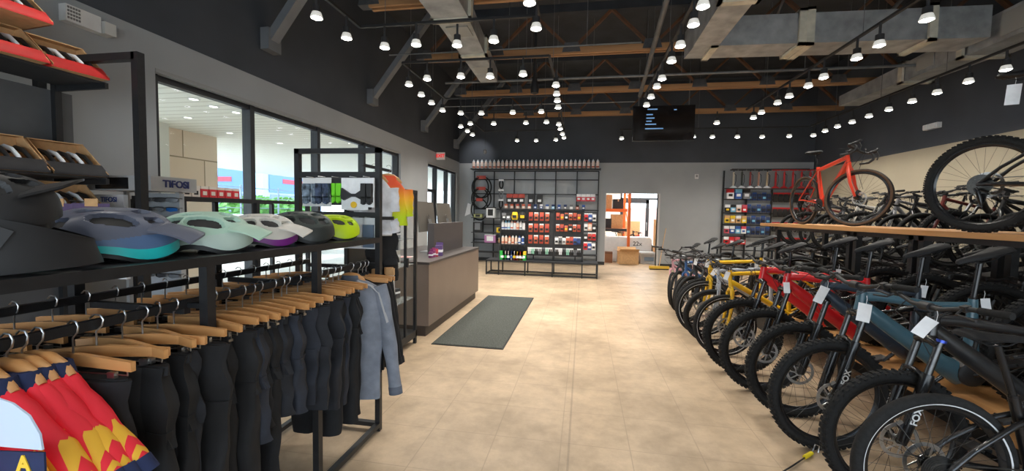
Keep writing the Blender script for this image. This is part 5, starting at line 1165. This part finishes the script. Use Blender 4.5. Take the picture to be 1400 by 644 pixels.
# ---------------------------------------------------------------- rack behind the bikes: floor pumps, tubes, boxes
pr = thing('grid_rack', 'black wall rack with floor pumps behind the bike rows', 'wall rack', (0, 0, 0))
px_ = [4.08, 4.72, 5.4, 6.35]
for x in px_: MB().bb(x-.02, x+.02, WY-.04, WY+.01, 0, 2.95 if x < 4.2 else 2.42).obj('upright', BLACK, pr)
MB().bb(px_[0], px_[-1], WY-.3, WY-.03, 2.40, 2.425).obj('pump_shelf', CHAR, pr)
MB().bb(px_[0]+.2, px_[-1], WY-.05, WY-.03, 2.98, 3.01).obj('top_rail', DSTEEL, pr)
for z in (2.1, 1.7, 1.35, 1.0, .6): MB().bb(px_[0], px_[-1], WY-.04, WY-.015, z-.015, z+.015).obj('cross_rail', BLACK, pr)
for i in range(10):
    red = i >= 5; m = RD if red else [cm(210, 200, 180), cm(60, 66, 60), cm(150, 60, 54), cm(200, 150, 130), cm(196, 180, 150)][i]
    t = thing('floor_pump', '%s floor pump on the rack behind the bikes, %s of the pumps' % ('red' if red else 'pale', ORD[i]), 'pump', (4.30+i*.225, WY-.16, 2.425), 0, 'floor pumps on the rack behind the bikes')
    MB().lathe([(.105, 0), (.1, .015), (.06, .05), (.022, .08)], 14).obj('pump_foot', RD if red else WT, t); MB().tube([(0, 0, .05), (0, 0, .47)], .026, 12).obj('barrel', m, t)
    MB().tube([(0, 0, .46), (0, 0, .52)], .01, 8).tube([(-.1, 0, .53), (.1, 0, .53)], .016, 8).obj('handle', RD if red else BK, t); MB().tube([(.02, -.03, .06), (.05, -.05, .2), (.045, -.05, .38), (.0, -.045, .42)], .008, 6).obj('hose', BK, t)
for i in range(3):
    item('boxed_part', 'red white or blue carton just below the pumps, %s along' % ORD[i], 'box', (4.24+i*.22, WY-.05, 2.12), 'cartons just below the pumps', [(WT, RD, BK), (BL, LB, WT), (GY, BK, WT)][i], 2.2)
for r, z in enumerate((1.95, 1.63, 1.32, 1.0)):
    for c in range(4):
        m = [[(BK, WT, YE), (LB, BK, WT), (PE, WT, BK), (RD, PK, WT)], [(YE, CARD, BK), (CARD, YE, WT), (CARD, WT, BK), (YE, CARD, WT)], [(PK, WT, BK), (BL, WT, WT), (LB, BL, WT), (WT, PK, BL)], [(RD, WT, BK), (PK, RD, WT), (RD, PK, WT), (RD, BK, WT)]][r][c]
        item('hanging_box', 'coloured carton behind the bikes, row %s from the top, %s along' % (ORD[r], ORD[c]), 'box', (4.2+c*.155, WY-.04, z), 'coloured cartons behind the bikes', m, 1.1)
for r, z in enumerate((2.3, 1.95, 1.62, 1.3)):
    for c in range(5):
        item('hanging_pouch', 'blue carded packet behind the bikes, row %s from the top, %s along' % (ORD[r], ORD[c]), 'packet', (4.80+c*.13, WY-.04, z), 'blue carded packets behind the bikes', (DB, BL if (r+c) % 2 else GY, LB if (r+c) % 3 == 0 else BK), 1.3)
for r, z in enumerate((2.3, 1.87, 1.44, 1.0)):
    for c in range(7):
        item('hanging_pouch', 'red topped black tube pack behind the bikes, row %s from the top, %s along' % (ORD[r], ORD[c]), 'packet', (5.5+c*.135, WY-.04, z), 'red topped black tube packs behind the bikes', (BK, RD, BK), 1.55)
# thermostat
t = thing('thermostat_sensor', 'small white wall sensor on the back wall above the far bikes', 'sensor', (3.33, BY, 2.78)); MB().bb(-.05, .05, -.03, 0, -.07, .07).obj('casing', WHITE, t); MB().bb(-.03, .03, -.034, -.03, -.02, .05).obj('window', cm(150, 150, 150), t)
# ---------------------------------------------------------------- back room through the doorway
BRY = 18.2
mb = MB().bb(-2.0, 5.0, BRY, BRY+.15, 2.95, 3.4).bb(-2, 1.55, BRY, BRY+.15, 0, 2.95).bb(3.2, 5.0, BRY, BRY+.15, 0, 2.95).bb(-2.15, -2, BY+.2, BRY, 0, 3.4).bb(5.0, 5.15, BY+.2, BRY, 0, 3.4).bb(-2.15, 5.15, BY+.2, BRY+.15, 3.4, 3.5)
struct(mb, 'wall_back_room', cm(214, 210, 200, .8))
d = struct(MB().bb(1.55, 3.2, BRY+.03, BRY+.1, 2.25, 2.33).bb(1.55, 1.63, BRY+.03, BRY+.1, 0, 2.95).bb(3.12, 3.2, BRY+.03, BRY+.1, 0, 2.95).bb(1.63, 1.76, BRY+.04, BRY+.09, .02, 2.25).bb(2.62, 2.75, BRY+.04, BRY+.09, .02, 2.25).bb(1.63, 2.75, BRY+.04, BRY+.09, 2.1, 2.25).bb(1.63, 2.75, BRY+.04, BRY+.09, 0, .3), 'door_1', WFR)
MB().add([(1.6, BRY+.06, 0.1), (3.15, BRY+.06, .1), (3.15, BRY+.06, 2.95), (1.6, BRY+.06, 2.95)], [(0, 1, 2, 3)]).obj('pane', GLASS, d)
MB().tube([(2.66, BRY, .95), (2.66, BRY-.05, 1.0), (2.66, BRY-.05, 1.25), (2.66, BRY, 1.3)], .012, 8).obj('door_handle', STEEL, d)
struct(MB().bb(-4, 9, 24, 24.2, -.1, 1.75).bb(-4, 9, 24, 24.3, 1.75, 2.0), 'garden_wall', cm(218, 178, 160, .8)); struct(MB().bb(-4, 9, BRY+.15, 24, -.2, -.02), 'rear_yard_ground', cm(210, 200, 186, .9))
rk = thing('pallet_rack', 'orange pallet rack with stored goods seen through the doorway', 'pallet rack', (0, 0, 0))
ORG = cm(232, 112, 44); STO = cm(190, 110, 70)
for x, y in ((.55, 15.0), (1.52, 14.3), (.55, 16.0), (1.52, 16.0)):
    MB().bb(x-.045, x+.045, y-.04, y+.04, 0, 3.0).obj('upright', ORG, rk)
for z in (1.05, 1.75, 2.45):
    for y in (14.95, 16.0): MB().bb(.0, 1.52, y-.03, y+.03, z-.05, z+.05).obj('beam', ORG if z > 1.5 else MATTB, rk)
    MB().bb(.0, 1.5, 15.0, 16.0, z+.03, z+.05).obj('deck', STO, rk)
for z in (.3, 1.2, 2.0): MB().bar((1.52, 14.3, z), (1.52, 16.0, z+.75), .03, .04).obj('brace', ORG, rk)
for i, (x, y, z, w, d_, h, m, l) in enumerate(((.75, 15.4, 1.10, .5, .5, .35, MATTB, 'black crate on the lower deck of the orange rack'), (1.2, 15.4, 1.10, .4, .5, .5, CARD, 'carton on the lower deck of the orange rack'), (.75, 15.4, 1.80, .5, .5, .5, CARD, 'carton on the middle deck of the orange rack'), (1.22, 15.4, 1.80, .35, .5, .35, BK, 'small black case on the middle deck of the orange rack'), (1.0, 15.4, 2.5, .8, .5, .4, CARD, 'wide carton on the top deck of the orange rack'), (1.75, 16.6, 0, .8, .5, 1.35, CARD, 'tall brown carton standing by the glass door'), (2.50, 14.2, 0, .34, .3, 1.45, CARD, 'tall narrow carton leaning by the doorway edge'))):
    t = thing('storage_box', l, 'box', (x, y, z)); MB().bb(-w/2, w/2, -d_/2, d_/2, 0, h).obj('box_body', m, t); MB().bb(-w*.06, w*.06, -d_/2-.002, d_/2+.002, h-.08, h+.002).obj('packing_tape', cm(206, 176, 130), t); MB().bb(-w/2-.002, w/2+.002, -d_/2-.002, d_/2+.002, h*.93, h+.001).obj('lid', m, t)
t = thing('open_carton', 'open brown carton on the floor inside the doorway', 'carton', (1.46, 13.75, 0), .08)
for a in ((-.31, -.3, -.2, .2), (.3, .31, -.2, .2)): MB().bb(a[0], a[1], a[2], a[3], 0, .42).obj('side', CARD, t)
for y in (-.2, .19): MB().bb(-.31, .31, y, y+.01, 0, .42).obj('side', CARD, t)
MB().bb(-.31, .31, -.2, .2, 0, .01).obj('base', CARD, t); MB().bar((0, -.2, .42), (0, -.33, .50), .6, .006).obj('flap', CARD, t); MB().bar((0, .2, .42), (0, .3, .53), .6, .006).obj('flap', CARD, t); MB().bar((-.31, 0, .42), (-.42, 0, .46), .38, .006).obj('flap', CARD, t)
t = thing('white_crate', 'long white foam crate with handwritten marks behind the open carton', 'crate', (1.5, 14.6, 0)); MB().loft([[Vector((x*.78, y*.3, z)) for x, y in ((-1, -1), (1, -1), (1, 1), (-1, 1))] for z in (.0, .76)]+[[Vector((x*.72, y*.26, .84)) for x, y in ((-1, -1), (1, -1), (1, 1), (-1, 1))]], sm=False).obj('crate_body', WHITE, t)
o = link(text_mesh('22x', .2, 'crate_lettering', BK, .001, .002), 'lettering', t); o.rotation_euler = (PI/2, 0, 0); o.location = (.32, -.302, .62)
t = thing('plastic_bin', 'pale grey plastic bin with blue label beside the open carton', 'bin', (2.15, 14.1, 0)); MB().loft([[Vector((x*w_, y*w_*.7, z)) for x, y in ((-1, -1), (1, -1), (1, 1), (-1, 1))] for w_, z in ((.24, 0), (.28, .32), (.30, .33), (.30, .38))], sm=False).obj('bin_body', cm(206, 210, 214), t); MB().bb(-.15, .15, -.2, -.195, .1, .22).obj('label_panel', cm(120, 140, 160), t)
t = thing('small_box', 'small brown box on the floor at the doorway corner', 'box', (.86, 13.95, 0)); MB().bb(-.12, .12, -.12, .12, 0, .36).obj('box_body', cm(150, 100, 66), t); MB().bb(-.121, .121, -.121, .121, .3, .362).obj('lid', cm(120, 80, 54), t)
t = thing('push_broom', 'wide yellow push broom leaning with its head on the floor', 'broom', (2.23, 12.55, 0), .1); MB().bb(-.28, .28, -.05, .05, .03, .10).obj('broom_head', cm(214, 176, 60), t); MB().bb(-.27, .27, -.045, .045, 0, .03).obj('bristle_strip', BK, t); MB().tube([(0, 0, .09), (.32, .55, 1.2)], .013, 8).obj('handle', cm(196, 160, 120), t)
more_bike('dark bike stored beneath the orange rack behind the doorway', 'm', DK[0], None, .95, 15.2, .2, 0, 0, .9)
more_bike('dark bike parked behind the white crate through the doorway', 'm', DK[1], None, 2.1, 15.35, -.1, 0, 0, .95)
more_bike('red framed bike behind the white crate through the doorway', 'c', (176, 40, 44), None, 2.25, 15.75, .1, 0, 0, .95)
for i, (x, y, z, e) in enumerate(((.2, 15.5, 3.3, 260), (3.0, 15.5, 3.3, 260))):
    l = bpy.data.lights.new('back_room_fill', 'AREA'); l.energy = e; l.size = 1.0; o = bpy.data.objects.new('back_room_fill', l); COL.objects.link(o); o.location = (x, y, z)  # bare area lights added to brighten the back room, no fixtures
# ================================================================ ceiling: braces, trusses, ducts, lamps
BRM = mat('grey_brace_paint', (.17, .18, .195), .6, noise=.1, scale=4)
for i, y in enumerate((2.2, 4.8, 7.4, 10.0, 12.65)):
    b = thing('roof_brace', 'grey diagonal steel brace on the window wall, %s from the front' % ORD[i], 'brace', (LX, y, 3.6), 0, 'steel braces along the window wall')
    MB().bb(0.0, .12, -.11, .11, 0, .27).obj('wall_plate', BRM, b)
    MB().bar((.06, 0, .13), (1.62, 0, 2.1), .1, .14, up=(0, 1, 0)).obj('strut', BRM, b)
WEBW = wood_mat('truss_web_timber', s2l(78, 52, 36), s2l(112, 76, 50), 9, 'Z', .75)
PLATE = mat('truss_gusset', (.10, .10, .105), .5, .5, noise=.2, scale=9)
for i, y in enumerate((3.4, 5.45, 7.45, 9.75, 12.0)):
    t = thing('roof_truss', 'timber roof truss spanning the shop, %s from the front' % ORD[i], 'truss', (0, y, 4.38), 0, 'timber roof trusses')
    x0, x1 = -3.0, RX
    for k in (-.05, .05): MB().bb(x0, x1, k-.022, k+.022, 0, .11).obj('bottom_chord', TRUSSW, t)
    MB().bb(x0, x1, -.06, .06, .72, .86).obj('top_chord', CEILM, t)
    n = 7; st = (x1-x0)/n
    for k in range(n):
        a = x0+k*st
        MB().bar((a, 0, .08), (a+st/2, 0, .74), .04, .08, up=(0, 1, 0)).obj('web_member', WEBW, t); MB().bar((a+st/2, 0, .74), (a+st, 0, .08), .04, .08, up=(0, 1, 0)).obj('web_member', WEBW, t)
        MB().prism([(-.16, -.06), (.16, -.06), (.12, .1), (-.12, .1)], .15, Matrix.Translation((a, 0, .09)) @ Matrix.Rotation(PI/2, 4, 'X')).obj('gusset_plate', PLATE, t)
def duct(lab, segs, flanges, vents=(), name='air_duct'):
    d = thing(name, lab, 'duct', segs[0][0])
    o = Vector(segs[0][0])
    for (a, b_, w0, h0, w1, h1) in segs:
        a = Vector(a)-o; b_ = Vector(b_)-o; dr = (b_-a).normalized(); sx = Vector((0, 0, 1)).cross(dr).normalized(); u = Vector((0, 0, 1))
        r = lambda c, w, h: [c+sx*w/2-u*h/2, c+sx*w/2+u*h/2, c-sx*w/2+u*h/2, c-sx*w/2-u*h/2]
        MB().loft([r(a, w0, h0), r(b_, w1, h1)], sm=False).obj('duct_section', GALV, d)
    for (c, dr, w, h) in flanges:
        c = Vector(c)-o; dr = Vector(dr).normalized(); R = Vector((0, 0, 1)).cross(dr).normalized()
        mx = Matrix((R, dr, Vector((0, 0, 1)))).transposed().to_4x4(); mx.translation = c
        mb = MB(mx)
        for q in (-1, 1): mb.bb(q*w/2-.02*q, q*w/2+.02*q, -.05, .05, -h/2-.02, h/2+.02).bb(-w/2-.02, w/2+.02, -.05, .05, q*h/2-.02*q, q*h/2+.02*q)
        mb.obj('flange', GALVL, d)
    for (c, sz) in vents:
        c = Vector(c)-o
        v = MB().box(c, sz).obj('vent', cm(150, 150, 145), d)
    return d
duct('galvanised air duct running down the shop on the window side', [((-1.72, 2.0, 4.2), (-1.74, 5.2, 4.2), .5, .3, .46, .3), ((-1.74, 5.2, 4.2), (-1.83, 7.7, 4.15), .44, .28, .32, .22)], [((-1.74, 5.2, 4.2), (0, 1, 0), .5, .32), ((-1.78, 6.4, 4.18), (0, 1, 0), .42, .28)], [((-1.74, 5.55, 4.05), (.3, .3, .02)), ((-1.8, 7.05, 4.05), (.24, .3, .02))])
duct('galvanised cross duct turning above the bike rows', [((1.72, 2.0, 4.3), (1.72, 6.6, 4.3), .4, .4, .36, .4), ((1.55, 6.9, 4.33), (5.5, 7.14, 4.36), .5, .42, .5, .44)], [((1.72, 5.3, 4.3), (0, 1, 0), .42, .42), ((1.85, 6.9, 4.33), (1, 0, 0), .54, .46), ((3.05, 6.98, 4.34), (1, 0, 0), .56, .48), ((3.15, 6.98, 4.34), (1, 0, 0), .58, .5), ((4.75, 7.08, 4.35), (1, 0, 0), .56, .48)])
duct('long dark galvanised duct along the bike side wall', [((5.85, 2.5, 4.3), (5.85, 7.3, 4.25), .6, .45, .55, .4), ((5.85, 7.3, 4.25), (5.8, 8.6, 4.22), .5, .36, .42, .32), ((5.8, 8.6, 4.22), (5.75, 10.4, 4.2), .42, .3, .4, .22)], [((5.84, 7.4, 4.25), (0, 1, 0), .58, .42), ((5.8, 8.6, 4.22), (0, 1, 0), .48, .36)], [((5.58, 8.1, 4.24), (.02, .35, .22)), ((5.56, 6.6, 4.26), (.02, .4, .3))])
PIPE = mat('grey_conduit', (.16, .165, .17), .5, .4, noise=.2, scale=6)
for i, (a, b_, r) in enumerate((((-2.9, 8.3, 4.25), (6.4, 8.3, 4.25), .025), ((-3.3, 6.6, 4.2), (.8, 6.6, 4.2), .012), ((-3.4, 9.0, 3.95), (1.0, 9.0, 3.95), .012), ((.9, 3.0, 4.6), (1.15, 9.5, 4.2), .04), ((2.2, 4.2, 4.9), (3.4, 9.0, 4.85), .022), ((3.3, 3.0, 4.9), (5.3, 9.5, 4.85), .03))):
    p = thing('overhead_pipe', 'thin grey pipe under the dark ceiling, %s of the pipe runs' % ORD[i], 'pipe', a, 0, 'pipes under the ceiling')
    a = Vector(a); b_ = Vector(b_)-a
    MB().tube([(0, 0, 0), b_], r, 8).obj('pipe_run', PIPE, p)
    for k in (.2, .5, .8): MB().tube([b_*k, Vector((b_.x*k, b_.y*k, CZ-a.z))], .006, 5).obj('hanger_rod', PIPE, p)
# lamps: pixel positions lie on the level of the lamp tracks (z = 3.6)
LZ = 3.6
rows = {
 'track over the window side, front loop': [(433, 25), (474, 53), (526, 66), (569, 62), (625, 63), (675, 57), (724, 5), (733, 40)],
 'track over the sales counter, middle loop': [(559, 117), (576, 131), (590, 142), (605, 152), (630, 156), (658, 156), (701, 155), (740, 154), (584, 109), (630, 106), (670, 106), (715, 103), (760, 118), (761, 130), (762, 139), (763, 148)],
 'track over the back shelf racks, far loop': [(630, 174), (643, 170), (675, 170), (719, 169), (747, 168), (764, 171), (766, 177), (769, 184), (771, 189), (639, 180), (646, 185), (707, 193), (733, 193), (760, 192)],
 'track over the main aisle': [(961, 10), (948, 35), (930, 64), (918, 85), (905, 109), (898, 120), (890, 134), (884, 145)],
 'track above the bike rows': [(1267, 28), (1202, 63), (1171, 81), (1126, 107), (1105, 119), (1079, 133), (1063, 142), (1041, 155), (1030, 162), (980, 169)],
 'track along the beige wall': [(1375, 96), (1324, 113), (1281, 128), (1247, 140), (1215, 151), (1188, 160), (1165, 168), (1145, 174), (1128, 180), (1112, 186)],
 'track across the back wall': [(850, 190), (948, 188), (974, 188), (1008, 188), (1042, 188), (1079, 187)]}
BULB = mat('lamp_lens_glow', (1, .96, .9), .5, emit=34)
HOUS = mat('lamp_housing', (.03, .03, .032), .5, noise=.1, scale=20)
RING = mat('lamp_reflector', (.8, .78, .72), .3, .3, emit=.5)
def lamp_proto(lab):
    t = thing('track_spotlight', lab, 'ceiling light', (0, 0, 0), 0, 'track spotlights')
    MB().lathe([(.014, .26), (.014, .14), (.042, .13), (.044, .06), (.046, .055)], 12).obj('housing', HOUS, t)
    MB().lathe([(.046, .06), (.064, .006), (.06, 0), (.03, .03)], 16, cap=False).obj('reflector', RING, t)
    MB().lathe([(.002, -.014), (.03, -.010), (.05, .004), (.04, .02)], 16).obj('lens', BULB, t)
    return t
LAMPE = 52
def spot(p, e=LAMPE):
    l = bpy.data.lights.new('spot_lamp', 'SPOT'); l.energy = e; l.color = (1, .945, .86); l.spot_size = 2.35; l.spot_blend = .9; l.shadow_soft_size = .05
    o = bpy.data.objects.new('spot_lamp', l); COL.objects.link(o); o.location = (p[0], p[1], p[2]-.03)
proto = None
for rn, pts in rows.items():
    for i, (px, py) in enumerate(pts):
        p = at(px, py, Z=LZ); lab = 'glowing spotlight on the %s, %s of its run' % (rn, ORD[i])
        if proto is None: proto = lamp_proto(lab); o = proto; o.location = p
        else: o = dup(proto, p, 0, lab)
        spot(p)
for i, (x, y) in enumerate([(x, y) for y in (-1.6, .2, 2.0) for x in (-2.8, -.6, 1.1, 3.4, 5.4)]):
    p = (x, y, LZ); dup(proto, p, 0, 'unseen fill spotlight added above the entrance, %s of the run' % ORD[i]); spot(p, 34)  # out of view, added to give the foreground fill light
# track rails
TRK = MATTB
def track(lab, pts):
    t = thing('light_track', lab, 'track', (pts[0][0], pts[0][1], LZ+.26))
    o = Vector((pts[0][0], pts[0][1], 0))
    for a, b_ in zip(pts[:-1], pts[1:]):
        a = Vector((a[0], a[1], .015))-o; b_ = Vector((b_[0], b_[1], .015))-o
        MB().bar(a, b_, .035, .03).obj('rail', TRK, t)
        n = max(2, int((b_-a).length/1.6)+1)
        for k in range(n):
            q = a.lerp(b_, (k+.3)/n); MB().tube([q, q+Vector((0, 0, CZ-LZ-.3))], .004, 5).obj('suspension_rod', PIPE, t)
track('black lamp track forming the front loop by the windows', [(-2.83, 2.0), (-2.83, 4.87), (-.57, 4.87), (-.57, 1.0)])
track('black lamp track forming the middle loop above the counter', [(-2.83, 6.1), (-2.83, 8.1), (-.55, 8.1), (-.55, 6.1), (-2.83, 6.1)])
track('black lamp track forming the far loop by the back racks', [(-2.83, 9.2), (-2.83, 11.4), (-.57, 11.4), (-.57, 9.2), (-2.83, 9.2)])
track('straight black lamp track over the aisle', [(1.1, 0), (1.1, 8.4)])
track('straight black lamp track over the bikes', [(3.37, 0), (3.37, 9.6)])
track('straight black lamp track along the beige wall', [(5.5, 0), (5.5, 11.4)])
track('cross lamp track near the back wall', [(.9, 11.5), (5.5, 11.5)])
# hanging screen
tv = thing('hanging_screen', 'large black flat screen hung below the roof trusses', 'screen', (1.75, 10.0, 3.3))
MB().bb(-.68, .68, -.03, .03, 0, .8).obj('casing', GLOSSB, tv)
MB().bb(-.66, .66, -.034, -.03, .02, .78).obj('display_panel', mat('screen_dark', (.012, .010, .010), .12, noise=.5, scale=3), tv)
for x in (-.55, .55): MB().tube([(x, 0, .8), (x, 0, CZ-3.3)], .012, 6).obj('hanging_pole', PIPE, tv)
TXT = mat('screen_text_glow', s2l(120, 165, 215), .5, emit=.5); TX2 = mat('screen_picture_glow', s2l(120, 60, 40), .5, emit=.08)
mb = MB()
for k, (x0, x1, z) in enumerate(((-.36, -.14, .72), (-.38, -.24, .6), (-.38, -.2, .52), (-.38, -.26, .45), (-.4, -.16, .38), (-.4, 0.0, .28), (.22, .28, .7))): mb.bb(x0, x1, -.037, -.034, z-.012, z+.012)
mb.obj('screen_lettering', TXT, tv)
# projector-like dark fixture on a drop pole
dp = thing('ceiling_camera', 'black fixture hanging on a drop pole above the aisle', 'ceiling fixture', tuple(at(731, 120, Z=3.9)))
MB().tube([(0, 0, 0), (0, 0, CZ-3.9)], .03, 8).obj('drop_pole', MATTB, dp); MB().lathe([(.02, -.12), (.07, -.1), (.08, 0), (.05, .1), (.03, .3)], 14).obj('body', MATTB, dp)
# exit sign
ex = thing('exit_sign', 'small white exit sign with red letters beside the glass door', 'exit sign', (LX+.02, 11.0, 3.03))
MB().bb(0, .24, -.03, .03, 0, .2).obj('housing', WHITE, ex)
t = link(text_mesh('EXIT', .12, 'exit_lettering', mat('exit_red', (.8, .03, .03), .5, emit=.8), .002, .004), 'lettering', ex); t.rotation_euler = (PI/2, 0, 0); t.location = (.12, -.035, .1)
# emergency light on the window wall
el = thing('mounted_emergency_light', 'white twin-head emergency light high on the grey wall', 'emergency light', (LX, 2.78, 3.02))
MB().bb(0, .07, -.14, .1, 0, .13).obj('housing', WHITE, el)
mb = MB()
for k in range(5):
    for j in range(4): mb.bb(.07, .074, -.13+k*.018, -.118+k*.018, .02+j*.027, .036+j*.027)
mb.obj('vent_grille', cm(120, 120, 118), el)
MB().bb(.0, .1, .105, .19, .0, .1).obj('lamp_head', cm(205, 205, 200), el)
for i, (x, y, z) in enumerate(((RX, 9.1, 3.36), )):
    e2 = thing('mounted_emergency_light', 'small white emergency light on the charcoal band above the bikes', 'emergency light', (x, y, z))
    MB().bb(-.08, 0, -.16, .16, -.05, .05).obj('housing', WHITE, e2); MB().bb(-.1, -.08, -.14, -.04, -.04, .04).obj('lamp_head', WHITE, e2); MB().bb(-.1, -.08, .04, .14, -.04, .04).obj('lamp_head', WHITE, e2)
# ---------------------------------------------------------------- world and daylight
w = bpy.data.worlds.new('world'); SC.world = w; w.use_nodes = True; nt = w.node_tree; bg = nt.nodes['Background']
tc = nt.nodes.new('ShaderNodeTexCoord'); sp = nt.nodes.new('ShaderNodeSeparateXYZ'); rp = nt.nodes.new('ShaderNodeValToRGB')
rp.color_ramp.elements[0].position = 0; rp.color_ramp.elements[0].color = (.86, .94, 1, 1); rp.color_ramp.elements[1].position = .6; rp.color_ramp.elements[1].color = (.45, .68, 1, 1)
nt.links.new(tc.outputs['Generated'], sp.inputs[0]); nt.links.new(sp.outputs[2], rp.inputs[0]); nt.links.new(rp.outputs[0], bg.inputs[0]); bg.inputs[1].default_value = 4.6
sun = bpy.data.lights.new('sun_light', 'SUN'); sun.energy = 4.5; sun.angle = .02; sun.color = (1, .95, .86); so = bpy.data.objects.new('sun_light', sun); COL.objects.link(so); so.rotation_euler = (.12, -.98, 0)
SC.view_settings.view_transform = 'Standard'; SC.view_settings.look = 'None'; SC.view_settings.exposure = 0.0

# wall wash in the far corner
l = bpy.data.lights.new('wash_lamp', 'SPOT'); l.energy = 30; l.spot_size = 1.2; l.spot_blend = .8; l.shadow_soft_size = .03; o = bpy.data.objects.new('wash_lamp', l); COL.objects.link(o)
o.location = (-3.35, 12.3, 3.95); o.rotation_euler = (Vector((-3.45, 13.2, 3.45))-o.location).to_track_quat('-Z', 'Y').to_euler()
f = thing('wall_washer', 'black spotlight tilted at the far window corner of the dark wall', 'ceiling light', (-3.35, 12.27, 3.98), 0)
MB().tube([(0, 0, 0), (0, -.05, .08)], .04, 12).obj('housing', HOUS, f); MB().tube([(0, -.03, .06), (0, -.03, CZ-3.98)], .008, 6).obj('stem', PIPE, f)
hc = thing('dangling_camera', 'small white camera dangling in front of the lit corner', 'camera', tuple(at(663, 207, Y=12.6)), 0)
MB().tube([(0, 0, .02), (.01, 0, .14), (0, 0, CZ-at(663, 207, Y=12.6).z)], .005, 6).obj('cord', MATTB, hc); MB().lathe([(.02, -.08), (.055, -.05), (.06, .0), (.03, .06)], 12).obj('camera_body', cm(150, 150, 150), hc)
